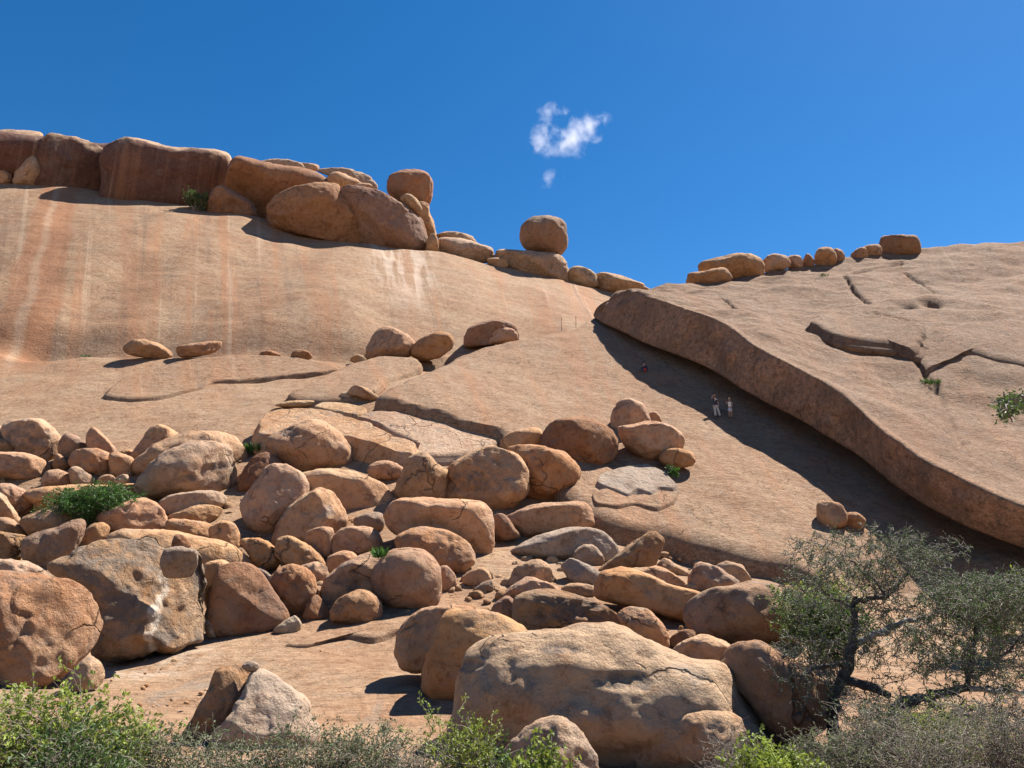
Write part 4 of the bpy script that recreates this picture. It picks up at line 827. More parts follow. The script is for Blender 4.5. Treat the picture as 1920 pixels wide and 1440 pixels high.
def shrub(label, u, vtop, Y, wpx, leaf='leaf_green', nst=26, tw=5, nl=9, L=0.05, Wd=0.014, twig='twig', rad=0.012, name='shrub', cat='shrub', group=None, surf=terrain, vbase=None, spread=0.75, up=0.5, depth=0.8, lean=(0, 0), dense=1.0):
    _pc[0] += 1; rng = np.random.RandomState(_pc[0] * 7 + 5)
    if Y is None:
        base = hit(surf, u, vbase); Y = base[1]
    else:
        X = EYE[0] + ray(u, vtop)[0] * Y; base = np.array([X, Y, float(surf(np.array([X]), np.array([Y]))[0])])
    top = at(u, vtop, Y); H = max(0.12, top[2] - base[2]); Wm = wpx * Y / F * 0.5
    stems, LP, LD = [], [], []
    for i in range(nst):
        az = rng.uniform(0, 2 * math.pi); rr = math.sqrt(rng.uniform(0, 1)) * spread
        hh = H * rng.uniform(0.55, 1.0) * (1 - 0.35 * rr * rr)
        tip = base + np.array([math.cos(az) * rr * Wm * 1.25 + lean[0] * hh, math.sin(az) * rr * Wm * depth * 1.25 + lean[1] * hh, hh])
        b0 = base + np.array([rng.normal() * Wm * 0.12, rng.normal() * Wm * 0.12 * depth, -0.05])
        P = wiggle(b0, tip, 8, 0.22, rng); P[:, 2] += 0.10 * H * np.sin(np.linspace(0, math.pi, 8))
        stems.append((P, rad * np.linspace(1, 0.35, 8)))
        for j in range(tw):
            k = rng.randint(3, 8); p = P[k]
            d = rng.normal(size=3); d[2] = abs(d[2]) * up + 0.1; d /= np.linalg.norm(d)
            q = p + d * H * rng.uniform(0.12, 0.34) * np.array([1, 1, 1])
            tp = wiggle(p, q, 5, 0.25, rng); stems.append((tp, rad * 0.45 * np.linspace(1, 0.4, 5)))
            m = max(1, int(nl * dense))
            tt = rng.uniform(0.15, 1, m); idx = np.clip((tt * 4).astype(int), 0, 3); fr = (tt * 4 - idx)[:, None]
            pos = tp[idx] * (1 - fr) + tp[idx + 1] * fr
            LP.append(pos + rng.normal(size=(m, 3)) * L * 0.35); LD.append(d + rng.normal(size=(m, 3)) * 0.8)
    o = empty(name, base); tag(o, label, cat, group)
    V, Fq = tubes(stems, 4); so = mesh_obj('stems', V - base, Fq, M[twig], o)
    if nl > 0:
        V, Fq = leaves(np.concatenate(LP), np.concatenate(LD), L, Wd, rng); mesh_obj('foliage', V - base, Fq, M[leaf], o, smooth=False)
    return o
def tuft(label, u, vbase, hpx, wpx, leaf='leaf_lush', surf=terrain, n=160, cat='grass', name='grass_tuft', off=0.0):
    _pc[0] += 1; rng = np.random.RandomState(_pc[0] * 7 + 5)
    b = hit(surf, u, vbase, off); sc = b[1] / F; H = hpx * sc; Wm = wpx * sc * 0.5
    P, D = [], []
    az = rng.uniform(0, 2 * math.pi, n); rr = np.sqrt(rng.uniform(0, 1, n)) * Wm
    P = b + np.stack([np.cos(az) * rr, np.sin(az) * rr * 0.6, np.zeros(n) - 0.02], -1)
    P[:, 2] = np.maximum(P[:, 2], surf(P[:, 0], P[:, 1]) + off - 0.02)
    D = np.stack([np.cos(az) * 0.5 * rr / Wm, np.sin(az) * 0.4 * rr / Wm, np.ones(n)], -1) + rng.normal(size=(n, 3)) * 0.25
    V, Fq = leaves(P, D, H * 0.85, max(0.02, H * 0.06), rng)
    o = mesh_obj(name, V - b, Fq, M[leaf], smooth=False); o.location = b.tolist(); tag(o, label, cat)
    return o

def tree(name, label, Y, limbs, crown, ntip, leaf, seed, leafL=0.03, per=34, twl=1.0, trunkmat='bark', palei=(), twm='twig_dark'):
    """limbs: list of [(u,v,dY,r_px)...]; crown: list of (u,v,ru,rv,weight) ellipses of twig tips"""
    rng = np.random.RandomState(seed)
    sc = Y / F
    base = at(limbs[0][0][0], limbs[0][0][1], Y + limbs[0][0][2])
    o = empty(name, base); tag(o, label, 'tree')
    nodes, nrad = [], []
    pale = []; dark = []
    for li, l in enumerate(limbs):
        P = np.array([at(a[0], a[1], Y + a[2]) for a in l]); R = np.array([a[3] for a in l]) * sc * 0.36
        k = len(P); tq = np.linspace(0, k - 1, (k - 1) * 5 + 1)
        Pd = np.stack([np.interp(tq, np.arange(k), P[:, c]) for c in range(3)], -1)
        for _ in range(2): Pd[1:-1] = 0.25 * Pd[:-2] + 0.5 * Pd[1:-1] + 0.25 * Pd[2:]
        Pd[1:-1] += rng.normal(size=Pd[1:-1].shape) * sc * 1.6
        Rd = np.interp(tq, np.arange(k), R) * rng.uniform(0.88, 1.15, len(tq))
        Vt, Ft = tubes([(Pd, Rd)], 9)
        mesh_obj('trunk' if li == 0 else 'limb', Vt - base, Ft, M['bark_pale'] if li in palei else M[trunkmat], o)
        if li > 0 or True:
            nodes += list(Pd[4:] if li == 0 else Pd); nrad += list((Rd[4:] if li == 0 else Rd))
    nodes = np.array(nodes); nrad = np.array(nrad)
    tips = []
    wts = np.array([c[4] for c in crown], float); wts /= wts.sum()
    for i in range(ntip):
        c = crown[rng.choice(len(crown), p=wts)]
        while True:
            v = rng.uniform(-1, 1, 3)
            if v @ v < 1: break
        tips.append(at(c[0] + v[0] * c[2], c[1] + v[1] * c[3], Y + v[2] * 1.1))
    tips = np.array(tips)
    d0 = np.array([np.min(((nodes - t) ** 2).sum(1)) for t in tips]); order = np.argsort(d0)
    lines, LP, LD = [], [], []
    for i in order:
        t = tips[i]; dd = ((nodes - t) ** 2).sum(1); k = int(np.argmin(dd)); L = math.sqrt(dd[k])
        n = 4 + int(min(6, L / 0.18))
        P = wiggle(nodes[k], t, n, 0.34, rng); r0 = min(nrad[k] * 0.8, 0.012 + 0.018 * L); R = np.linspace(r0, 0.006, n)
        lines.append((P, R))
        nodes = np.vstack([nodes, P[1:]]); nrad = np.concatenate([nrad, R[1:]])
        # short spiny side twigs
        for q in range(3):
            j = rng.randint(1, n); d = rng.normal(size=3); d /= np.linalg.norm(d)
            e = P[j] + d * rng.uniform(0.06, 0.22) * twl
            tw = wiggle(P[j], e, 4, 0.3, rng); lines.append((tw, np.linspace(0.0075, 0.004, 4)))
            m = per // 4; f = rng.uniform(0.2, 1, m)[:, None]
            LP.append(P[j] * (1 - f) + e * f + rng.normal(size=(m, 3)) * 0.018); LD.append(rng.normal(size=(m, 3)))
        m = per // 3
        f = rng.uniform(0.4, 1, m); jj = np.clip((f * (n - 1)).astype(int), 0, n - 2); w = (f * (n - 1) - jj)[:, None]
        LP.append(P[jj] * (1 - w) + P[jj + 1] * w + rng.normal(size=(m, 3)) * 0.022); LD.append(rng.normal(size=(m, 3)))
    h = len(lines) // 3
    Vt, Ft = tubes(lines, 4); mesh_obj('twigs', Vt - base, Ft, M[twm], o)
    Vl, Fl = leaves(np.concatenate(LP), np.concatenate(LD), leafL, leafL * 0.22, rng); mesh_obj('crown', Vl - base, Fl, M[leaf], o, smooth=False)
    return o

# green growth behind the acacias
shrub('dense dark green bush behind the left acacia trunk',1545,1100,20.0,170,'leaf_green',nst=60,tw=9,nl=14,L=0.085,Wd=0.026)
shrub('yellow-green leafy bush at the upper left of the left acacia',1520,1072,22.5,130,'leaf_bright',nst=30,tw=8,nl=12,L=0.10,Wd=0.035,spread=0.9)
shrub('dark green bush behind the right acacia crown',1850,1095,24.0,190,'leaf_green',nst=50,tw=9,nl=14,L=0.085,Wd=0.026)
shrub('bright green bush top at the right edge behind the acacia crown',1915,1082,26.0,110,'leaf_bright',nst=26,tw=8,nl=12,L=0.10,Wd=0.035)
tree('acacia_tree','spiny acacia tree with a thick dark leaning trunk, left of the two',14.6,
    [[(1566,1396,0.0,30),(1560,1345,0,28),(1566,1292,0,27),(1592,1250,0,26),(1602,1190,0,20),(1598,1140,0.1,16),(1606,1120,0.1,12)],
     [(1600,1210,0,18),(1650,1185,-0.1,17),(1692,1166,-0.2,14),(1722,1162,-0.3,10),(1760,1150,-0.4,6)],
     [(1604,1130,0,12),(1638,1122,-0.1,11),(1662,1120,-0.1,10),(1650,1100,0,8),(1625,1078,0.1,7),(1596,1052,0.1,5)],
     [(1662,1120,-0.1,9),(1690,1090,0.2,7),(1712,1060,0.3,5),(1740,1040,0.4,3)],
     [(1598,1140,0.1,9),(1560,1120,0.3,7),(1530,1100,0.4,5),(1500,1085,0.5,3)],
     [(1592,1250,0,14),(1560,1245,-0.3,10),(1520,1255,-0.4,7),(1490,1270,-0.5,4)],
     [(1580,1275,0,22),(1632,1285,-0.1,22),(1668,1305,-0.2,16)]],
    [(1620,1045,165,62,3),(1570,1110,120,80,1.6),(1700,1100,120,90,2),(1660,1210,150,80,2),(1520,1290,75,60,0.9),(1720,1040,120,45,1),(1600,1330,110,60,0.8),(1490,1240,60,60,0.6)],1250,'leaf_acacia',3,palei=(1,),leafL=0.036,per=15)
tree('acacia_tree','spiny acacia tree with a flat green crown at the right edge',13.4,
    [[(1664,1452,0,34),(1672,1390,0,30),(1676,1335,0,28),(1690,1318,0,24),(1730,1306,0,20),(1775,1298,0.1,18),(1815,1290,0.1,17)],
     [(1815,1292,0.1,16),(1818,1250,0.1,13),(1826,1205,0.1,12),(1833,1165,0.1,10),(1850,1140,0.2,7)],
     [(1815,1290,0.1,14),(1870,1296,-0.1,12),(1940,1300,-0.2,10)],
     [(1833,1168,0.1,8),(1800,1158,0.0,6),(1770,1140,0,4)],
     [(1822,1270,0.1,9),(1860,1255,-0.1,8),(1895,1215,-0.1,6),(1925,1180,0,5)]],
    [(1840,1120,120,50,3),(1910,1120,70,60,1.5),(1770,1200,110,70,1.4),(1870,1240,110,80,1.6),(1740,1340,120,60,1.4),(1870,1370,110,60,1.4),(1640,1370,80,60,0.6)],1350,'leaf_acacia',9,palei=(2,),leafL=0.038,per=17)
# --- plants along the bottom edge
S = shrub
S('bright yellow-green feathery bush in the bottom left corner',60,1296,9.0,330,'leaf_bright',nst=85,tw=8,nl=10,L=0.06,Wd=0.017,rad=0.008)
S('bright green bush next to the corner bush at the bottom left',215,1322,9.6,210,'leaf_bright',nst=60,tw=8,nl=10,L=0.06,Wd=0.017,rad=0.008)
S('darker green bush at the bottom edge behind the corner bushes',140,1362,8.2,240,'leaf_green',nst=50,tw=7,nl=9,L=0.06,Wd=0.017,rad=0.008)
S('thin grey-green shrub at the bottom left of the pale fractured rock',320,1360,9.5,130,'leaf_grey',nst=40,tw=6,nl=9,L=0.04,Wd=0.011,rad=0.008)
S('grey-green wispy shrub in front of the pale fractured rock',450,1372,9.2,190,'leaf_grey',nst=60,tw=7,nl=10,L=0.04,Wd=0.010,rad=0.008)
S('dry wispy shrub right of the pale fractured rock',580,1364,9.4,190,'leaf_grey',nst=60,tw=7,nl=10,L=0.04,Wd=0.010,rad=0.008)
S('grey-green wispy shrub at the bottom edge, left of the acacia seedling',700,1358,9.6,180,'leaf_grey',nst=60,tw=7,nl=10,L=0.04,Wd=0.010,rad=0.008)
S('dry straw coloured twiggy shrub beside the acacia seedling',790,1372,9.2,140,'leaf_grey',nst=70,tw=6,nl=3,L=0.04,Wd=0.008,rad=0.008)
S('green acacia seedling with upright feathery sprigs before the giant boulder',880,1312,8.6,150,'leaf_bright',nst=9,tw=10,nl=22,L=0.045,Wd=0.010,rad=0.010,up=1.2)
S('low green herb at the bottom edge left of the pointed rock',915,1395,8.8,110,'leaf_green',nst=40,tw=7,nl=12,L=0.045,Wd=0.014,rad=0.008)
S('leafy bright green herb at the foot of the pointed rock',1015,1402,8.6,110,'leaf_bright',nst=36,tw=7,nl=12,L=0.06,Wd=0.022,rad=0.008)
S('leafless grey twiggy bush at the lower right of the giant boulder',1378,1368,10.5,130,'leaf_grey',nst=60,tw=8,nl=0,rad=0.008)
S('fresh green bush at the bottom edge right of the giant boulder',1455,1392,10.0,170,'leaf_bright',nst=60,tw=8,nl=14,L=0.06,Wd=0.018,rad=0.008)
S('dry scrub around the foot of the left acacia trunk',1570,1362,10.6,170,'leaf_grey',nst=60,tw=8,nl=6,L=0.04,Wd=0.010,rad=0.008)
S('tangled grey scrub between the two acacia trunks',1650,1312,11.0,180,'leaf_grey',nst=70,tw=9,nl=3,L=0.04,Wd=0.010,rad=0.008)
S('green grassy scrub under the right acacia limb',1765,1322,11.6,200,'leaf_bright',nst=60,tw=8,nl=9,L=0.045,Wd=0.010,rad=0.008)
S('tangled leafless scrub in the bottom right corner',1880,1292,10.4,260,'leaf_grey',nst=70,tw=9,nl=2,L=0.04,Wd=0.009,rad=0.008)
S('low grey scrub at the bottom edge below the right acacia trunk',1720,1340,9.6,240,'leaf_grey',nst=55,tw=9,nl=3,L=0.04,Wd=0.009,rad=0.008)
# --- small plants among the rocks
S('lush green bush growing in the middle of the left boulders',185,911,36.4,140,'leaf_lush',nst=120,tw=8,nl=14,L=0.16,Wd=0.03,rad=0.012,spread=0.95,depth=0.7)
S('small tree-like shrub clinging to the dark cliff block',370,360,wy(91.6),46,'leaf_green',nst=16,tw=6,nl=12,L=0.35,Wd=0.12,rad=0.05,spread=0.95)
S('small dark green shrub in the crack beside the ramp',680,737,55.0,46,'leaf_green',nst=26,tw=6,nl=12,L=0.16,Wd=0.04,rad=0.015)
S('sparse grey shrub on the flat plate below the ramp',818,826,47.2,26,'leaf_green',nst=14,tw=5,nl=7,L=0.12,Wd=0.03,rad=0.012)
S('tiny sapling standing before the pyramid shaped boulder',772,905,40.6,14,'leaf_green',nst=3,tw=5,nl=7,L=0.16,Wd=0.04,rad=0.014)
S('green twig plant on the ramp below the tilted boulder',1263,874,45.0,18,'leaf_lush',nst=9,tw=5,nl=10,L=0.14,Wd=0.05,rad=0.012,surf=ramp_top)
tuft('bright grass tuft at the left foot of the big humped boulder',480,850,22,44,'leaf_lush',n=260)
tuft('green tuft growing on top between the paired round boulders',711,1046,24,20,'leaf_lush',n=90,off=2.0)
tuft('green tuft in the vertical crack of the dome',1746,722,14,34,'leaf_green',surf=dome_f,n=160,off=0.1)
tuft('tiny green tuft near the skyline of the dome',1545,518,8,14,'leaf_green',surf=dome_f,n=60)
tuft('little tuft at the foot of the wall on the far left of the bench',160,670,8,16,'leaf_green',n=60)
# --- leafy branch reaching in at the right edge, from a tree just outside the picture
tree('leafy_tree','leafy green branch reaching in at the right edge above the ramp',5.6,
    [[(2140,1560,0,40),(2130,1250,0,34),(2120,960,0,28),(2090,780,0,18),(2040,735,0,10),(1985,738,0,7),(1925,752,0,4),(1884,768,0,2)],[(2090,780,0,16),(2110,700,0.1,12),(2150,640,0.2,6)]],
    [(1915,757,34,22,1.2),(1890,768,16,10,0.6),(2000,730,70,50,3),(2100,660,90,80,4)],150,'leaf_green',21,leafL=0.035,per=26,twl=0.5)

# ------------------------------------------------------------------ iron posts of the climbing chain
M['iron'] = simple('rusty_iron', (0.10, 0.07, 0.055), 0.7, 0.4, 8, metal=0.4)
def post(label, u, vb, vt, surf=ramp_top):
    b = hit(surf, u, vb); h = (vb - vt) * b[1] / F
    P = np.array([[0, 0, -0.1], [0, 0, h * 0.5], [0.01, 0, h]]); V, Fq = tubes([(P, np.array([0.025, 0.022, 0.022]))], 8)
    k = len(V)
    th = np.linspace(0, 2 * math.pi, 9)
    R = np.stack([0.07 * np.cos(th), 0 * th, h + 0.06 + 0.07 * np.sin(th)], -1); V2, F2 = tubes([(R, np.full(9, 0.016))], 6)
    o = mesh_obj('iron_post', np.concatenate([V, V2]), np.concatenate([Fq, F2 + k]), M['iron']); o.location = b.tolist(); tag(o, label, 'post', 'iron posts of the climbing route')
post('thin iron post on the ramp rim against the pale wall',1053,618,596)
post('iron post nearest the tip of the overhang on the ramp rim',1080,613,594)
post('iron post in the shade above the sitting person',1191,676,652)
post('iron post in the shade right of the sitting person',1236,702,686)
post('iron post in the shade low on the ramp, above the boxy boulder',1553,890,866)
post('iron post in the shade just right of the person in white',1403,792,772)
post('left of two short posts beside the purple-scarred bench boulder',793,676,664,terrain)
post('right of two short posts beside the purple-scarred bench boulder',799,677,665,terrain)

# ------------------------------------------------------------------ people
M['skin'] = simple('skin', (0.36, 0.21, 0.14), 0.6, 0.1)
M['navy'] = simple('navy_cloth', (0.03, 0.035, 0.06), 0.9, 0.2)
M['beige'] = simple('beige_cloth', (0.42, 0.40, 0.36), 0.9, 0.12)
M['white_cloth'] = simple('white_cloth', (0.70, 0.69, 0.60), 0.9, 0.08)
M['lightgrey'] = simple('light_grey_cloth', (0.40, 0.42, 0.46), 0.9, 0.12)
M['hair'] = simple('hair_dark', (0.035, 0.025, 0.02), 0.7, 0.3)
M['hair_fair'] = simple('hair_fair', (0.30, 0.22, 0.13), 0.7, 0.3)
M['shoe'] = simple('shoe', (0.03, 0.03, 0.03), 0.8, 0.2)
M['red'] = simple('red_cloth', (0.35, 0.03, 0.035), 0.8, 0.2)
def skin_mesh(name, nodes, edges, mat, parent, root=0, sub=2):
    me = bpy.data.meshes.new(name); keys = list(nodes)
    me.from_pydata([nodes[k][:3] for k in keys], [(keys.index(a), keys.index(b)) for a, b in edges], [])
    o = bpy.data.objects.new(name, me); COL.objects.link(o)
    md = o.modifiers.new('skin', 'SKIN'); md.use_smooth_shade = True
    for i, k in enumerate(keys):
        r = nodes[k][3]; sv = me.skin_vertices[0].data[i]; sv.radius = r if isinstance(r, tuple) else (r, r); sv.use_root = (i == root)
    ss_ = o.modifiers.new('sub', 'SUBSURF'); ss_.levels = sub; ss_.render_levels = sub
    me.materials.append(mat); o.parent = parent
    return o
def hand(nodes, edges, w, n, tag_):
    """five fingers from the wrist w along direction n"""
    w = np.array(w); n = np.array(n, float); n /= np.linalg.norm(n); s = np.cross(n, [0, 1, 0.2]); s /= np.linalg.norm(s)
    palm = w + n * 0.07; nodes['palm' + tag_] = (*palm, 0.026); edges.append(('wrist' + tag_, 'palm' + tag_))
    for i, (o_, l) in enumerate(((-0.036, 0.06), (-0.014, 0.085), (0.008, 0.09), (0.028, 0.075))):
        a = palm + s * o_ + n * 0.035; b = a + n * l * 0.55 + np.array([0, -0.01, 0]); c = b + n * l * 0.45 + np.array([0, -0.02, 0])
        for j, (p, r) in enumerate(((a, 0.010), (b, 0.009), (c, 0.007))): nodes['f%d%d%s' % (i, j, tag_)] = (*p, r)
        edges += [('palm' + tag_, 'f%d0%s' % (i, tag_)), ('f%d0%s' % (i, tag_), 'f%d1%s' % (i, tag_)), ('f%d1%s' % (i, tag_), 'f%d2%s' % (i, tag_))]
    a = w + n * 0.03 - s * 0.04; b = a + n * 0.04 - s * 0.03
    nodes['t0' + tag_] = (*a, 0.011); nodes['t1' + tag_] = (*b, 0.009); edges += [('wrist' + tag_, 't0' + tag_), ('t0' + tag_, 't1' + tag_)]
def lathe_blob(name, c, r, mat, parent, squash=0.4):
    V, Fc = ico(3); V = V * np.array(r)
    V = V + 0.0; o = mesh_obj(name, V, Fc, mat, parent); o.location = c; return o
def person(label, u, vfeet, surf, pose, scale, rotz=0.0):
    b = hit(surf, u, vfeet); o = empty('person', b); tag(o, label, 'person'); o.rotation_euler.z = rotz; o.scale = (scale,) * 3
    j = pose['j']; N = {k: v for k, v in j.items()}; E = list(pose['e'])
    for t_, d in pose['hands']: hand(N, E, N['wrist' + t_][:3], d, t_)
    skin_mesh('body', N, E, M['skin'], o)
    for nm, keys, edges, mat, grow in pose['clothes']:
        nn = {}
        for k in keys:
            p = j[k] if isinstance(k, str) else k[1]; key = k if isinstance(k, str) else k[0]
            r = p[3]; g = grow
            nn[key] = (*p[:3], tuple(x + g for x in r) if isinstance(r, tuple) else r + g)
        skin_mesh(nm, nn, edges, M[mat], o)
    hx = j['head']
    V, Fc = ico(3); keep = V.copy(); keep[:, 2] = np.where(keep[:, 2] < -0.15, -0.15 + (keep[:, 2] + 0.15) * pose.get('hairlen', 0.3), keep[:, 2]); keep[:, 1] = np.where((keep[:, 1] < -0.3) & (keep[:, 2] < 0.45), keep[:, 1] * 0.55, keep[:, 1])
    ho = mesh_obj('hair', keep * np.array([0.098, 0.112, 0.125]), Fc, M[pose['hair']], o); ho.location = (hx[0], hx[1] + 0.018, hx[2] + 0.03)
    V, Fc = ico(1); no = mesh_obj('nose', V * np.array([0.013, 0.02, 0.022]), Fc, M['skin'], o); no.location = (hx[0], hx[1] - 0.095, hx[2] - 0.005)
    for sx in (-1, 1):
        e = mesh_obj('eye', V * 0.012, Fc, M['hair'], o); e.location = (hx[0] + sx * 0.033, hx[1] - 0.086, hx[2] + 0.022)
    for sx in (-1, 1):
        e = mesh_obj('ear', V * np.array([0.012, 0.02, 0.03]), Fc, M['skin'], o); e.location = (hx[0] + sx * 0.088, hx[1] + 0.005, hx[2])
    e = mesh_obj('mouth', V * np.array([0.024, 0.008, 0.007]), Fc, M['red'], o); e.location = (hx[0], hx[1] - 0.083, hx[2] - 0.05)
    return o
core = [('pelvis','waist'),('waist','chest'),('chest','neck'),('neck','head'),('chest','shoL'),('shoL','elbL'),('elbL','wristL'),('chest','shoR'),('shoR','elbR'),('elbR','wristR'),
        ('pelvis','hipL'),('hipL','kneeL'),('kneeL','ankL'),('ankL','toeL'),('pelvis','hipR'),('hipR','kneeR'),('kneeR','ankR'),('ankR','toeR')]
# x to the picture right, y away from the camera
poseA = dict(j=dict(pelvis=(0,0,0.93,(0.15,0.11)),waist=(-0.02,0,1.10,(0.125,0.09)),chest=(-0.03,0,1.34,(0.15,0.10)),neck=(-0.02,-0.01,1.50,0.055),head=(-0.01,-0.03,1.65,(0.085,0.095)),
    shoL=(0.14,0,1.42,0.058),elbL=(0.24,-0.02,1.18,0.045),wristL=(0.20,-0.16,0.98,0.032),shoR=(-0.19,0,1.42,0.058),elbR=(-0.27,-0.06,1.60,0.045),wristR=(-0.12,-0.10,1.74,0.032),
    hipL=(0.10,0,0.88,0.10),kneeL=(0.20,-0.06,0.50,0.065),ankL=(0.30,0.0,0.08,0.045),toeL=(0.33,-0.14,0.04,0.04),hipR=(-0.08,0,0.88,0.10),kneeR=(-0.06,-0.02,0.48,0.065),ankR=(-0.04,0.02,0.08,0.045),toeR=(-0.05,-0.14,0.04,0.04)),
    e=core, hands=[('L',(-0.1,-0.3,-1)),('R',(0.8,0,0.3))], hair='hair', hairlen=0.6, clothes=[
    ('shirt',['waist','chest','shoL','shoR',('sl',(0.20,-0.01,1.28,0.05)),('sr',(-0.24,-0.04,1.53,0.05)),('hem',(-0.01,0,0.98,(0.15,0.11)))],[('waist','chest'),('chest','shoL'),('shoL','sl'),('chest','shoR'),('shoR','sr'),('waist','hem')],'navy',0.018),
    ('trousers',['pelvis','hipL','kneeL','hipR','kneeR',('al',(0.30,0.0,0.10,0.075)),('ar',(-0.04,0.02,0.10,0.075))],[('pelvis','hipL'),('hipL','kneeL'),('kneeL','al'),('pelvis','hipR'),('hipR','kneeR'),('kneeR','ar')],'beige',0.02),
    ('shoe',['ankL','toeL'],[('ankL','toeL')],'shoe',0.012),('shoe',['ankR','toeR'],[('ankR','toeR')],'shoe',0.012)])
poseB = dict(j=dict(pelvis=(0,0,0.88,(0.14,0.105)),waist=(0,0,1.05,(0.115,0.085)),chest=(0,0,1.26,(0.14,0.095)),neck=(0,-0.01,1.42,0.05),head=(0,-0.03,1.56,(0.082,0.092)),
    shoL=(0.16,0,1.34,0.05),elbL=(0.25,0.02,1.10,0.04),wristL=(0.17,-0.10,0.96,0.028),shoR=(-0.16,0,1.34,0.05),elbR=(-0.27,0.0,1.14,0.04),wristR=(-0.30,-0.12,1.22,0.028),
    hipL=(0.085,0,0.82,0.09),kneeL=(0.10,-0.03,0.46,0.055),ankL=(0.11,0.01,0.08,0.038),toeL=(0.13,-0.13,0.04,0.036),hipR=(-0.085,0,0.82,0.09),kneeR=(-0.09,-0.03,0.46,0.055),ankR=(-0.08,0.01,0.08,0.038),toeR=(-0.10,-0.13,0.04,0.036)),
    e=core, hands=[('L',(-0.6,-0.3,-0.7)),('R',(-0.3,-0.5,0.8))], hair='hair_fair', hairlen=0.4, clothes=[
    ('top',['waist','chest',('sl',(0.09,0,1.35,0.05)),('sr',(-0.09,0,1.35,0.05)),('hem',(0,0,0.92,(0.14,0.10)))],[('waist','chest'),('chest','sl'),('chest','sr'),('waist','hem')],'white_cloth',0.02),
    ('skirt',['pelvis',('mid',(0,0,0.70,(0.17,0.13))),('low',(0,-0.01,0.50,(0.19,0.14)))],[('pelvis','mid'),('mid','low')],'lightgrey',0.015),
    ('shoe',['ankL','toeL'],[('ankL','toeL')],'shoe',0.012),('shoe',['ankR','toeR'],[('ankR','toeR')],'shoe',0.012)])
poseC = dict(j=dict(pelvis=(0,0,0.13,(0.15,0.12)),waist=(0,-0.02,0.30,(0.125,0.10)),chest=(0,-0.06,0.54,(0.15,0.10)),neck=(0,-0.10,0.69,0.055),head=(0,-0.13,0.83,(0.085,0.095)),
    shoL=(0.18,-0.06,0.61,0.056),elbL=(0.30,-0.18,0.46,0.044),wristL=(0.20,-0.36,0.50,0.03),shoR=(-0.18,-0.06,0.61,0.056),elbR=(-0.31,-0.18,0.46,0.044),wristR=(-0.22,-0.36,0.48,0.03),
    hipL=(0.10,-0.02,0.13,0.10),kneeL=(0.20,-0.40,0.40,0.065),ankL=(0.18,-0.56,-0.10,0.042),toeL=(0.19,-0.70,-0.16,0.038),hipR=(-0.10,-0.02,0.13,0.10),kneeR=(-0.20,-0.40,0.38,0.065),ankR=(-0.19,-0.56,-0.12,0.042),toeR=(-0.20,-0.70,-0.18,0.038)),
    e=core, hands=[('L',(-0.5,-0.7,-0.3)),('R',(0.5,-0.7,-0.3))], hair='hair', hairlen=0.2, clothes=[
    ('shirt',['waist','chest','shoL','shoR','elbL','elbR',('hem',(0,0,0.16,(0.15,0.12)))],[('waist','chest'),('chest','shoL'),('shoL','elbL'),('chest','shoR'),('shoR','elbR'),('waist','hem')],'navy',0.018),
    ('trousers',['pelvis','hipL','kneeL','hipR','kneeR',('al',(0.18,-0.55,-0.06,0.045)),('ar',(-0.19,-0.55,-0.08,0.045))],[('pelvis','hipL'),('hipL','kneeL'),('kneeL','al'),('pelvis','hipR'),('hipR','kneeR'),('kneeR','ar')],'navy',0.02),
    ('shoe',['ankL','toeL'],[('ankL','toeL')],'shoe',0.012),('shoe',['ankR','toeR'],[('ankR','toeR')],'shoe',0.012)])
person('person standing in the shade in a dark top and pale trousers, hand raised to head',1343,782,ramp_top,poseA,0.97)
person('person standing in the shade in a white sleeveless top and light grey skirt',1370,784,ramp_top,poseB,0.97)
sp_ = person('person in dark clothes sitting in the shade high on the ramp',1208,697,ramp_top,poseC,0.97)
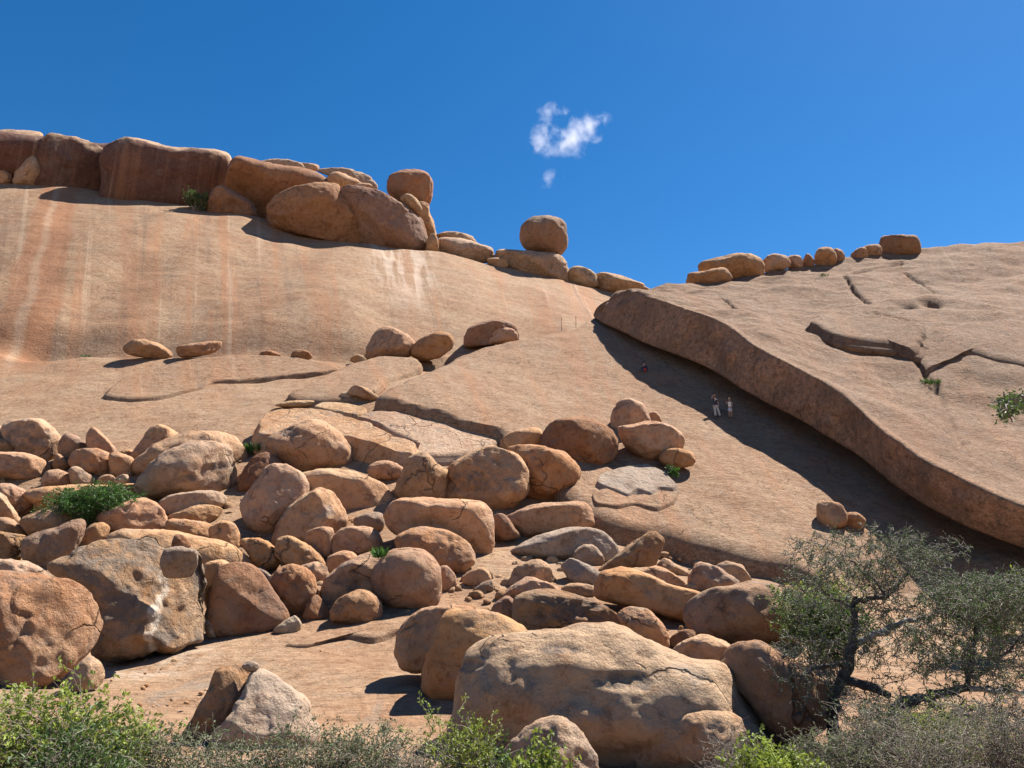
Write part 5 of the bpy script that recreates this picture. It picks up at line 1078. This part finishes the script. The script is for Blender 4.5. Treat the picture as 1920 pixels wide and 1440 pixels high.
bag = boulder('red_bag','red bag held in front of the sitting person',[(1207,695),(1207,691),(1209.5,689.5),(1212,691),(1212,695),(1209.5,696)],'red',Y=float(sp_.location.y) - 0.55,bias=0.0,cat='bag',level=3,rough=0.5)

# ------------------------------------------------------------------ small cloud
def cloud_mat(scale, dens, radius, seed):
    m = bpy.data.materials.new('cloud'); t = NT(m)
    tc = t.n('ShaderNodeTexCoord'); mp = t.n('ShaderNodeMapping'); mp.inputs['Location'].default_value = (seed * 3.1, seed * 1.7, seed * 5.3); t.l(tc.outputs['Object'], mp.inputs['Vector'])
    nz = t.noise(mp.outputs['Vector'], scale, 7, 0.6, 0.3)
    ln = t.n('ShaderNodeVectorMath', operation='LENGTH'); t.l(t.mapping(tc.outputs['Object'], tuple(1 / r for r in radius)), ln.inputs[0])
    fall = t.math('SUBTRACT', 1.0, ln.outputs['Value'])
    d = t.math('ADD', t.math('MULTIPLY', t.math('SUBTRACT', nz, 0.5), 4.4), t.math('SUBTRACT', t.math('MULTIPLY', fall, 1.7), 0.66))
    d = t.math('MULTIPLY', t.math('MAXIMUM', d, 0.0), dens)
    pv = t.n('ShaderNodeVolumePrincipled'); pv.inputs['Color'].default_value = (1, 1, 1, 1); pv.inputs['Anisotropy'].default_value = 0.2
    t.l(d, pv.inputs['Density'])
    o = t.n('ShaderNodeOutputMaterial'); t.l(pv.outputs[0], o.inputs['Volume'])
    return m
def cloud(label, u, v, ru, rv, rot, dens, seed):
    Yc = 900.0; c = at(u, v, Yc); sc = np.linalg.norm(c) / F
    r = (ru * sc, rv * sc * 1.2, rv * sc)
    V, Fc = ico(4); o = mesh_obj('cloud', V * np.array(r), Fc, cloud_mat(0.055, dens, r, seed))
    o.location = c.tolist(); o.rotation_euler = (0, -rot, 0); tag(o, label, 'cloud', 'small clouds above the ridge')
cloud('main slanting white cloud above the ridge',1075,256,88,40,0.5,0.017,1)
cloud('small cloud puff left of the main cloud',1012,258,34,32,1.2,0.016,2)
cloud('small cloud puff above the main cloud',1030,208,40,22,0.15,0.014,3)
cloud('faint cloud wisp below the main cloud',1031,330,30,22,0.3,0.013,4)
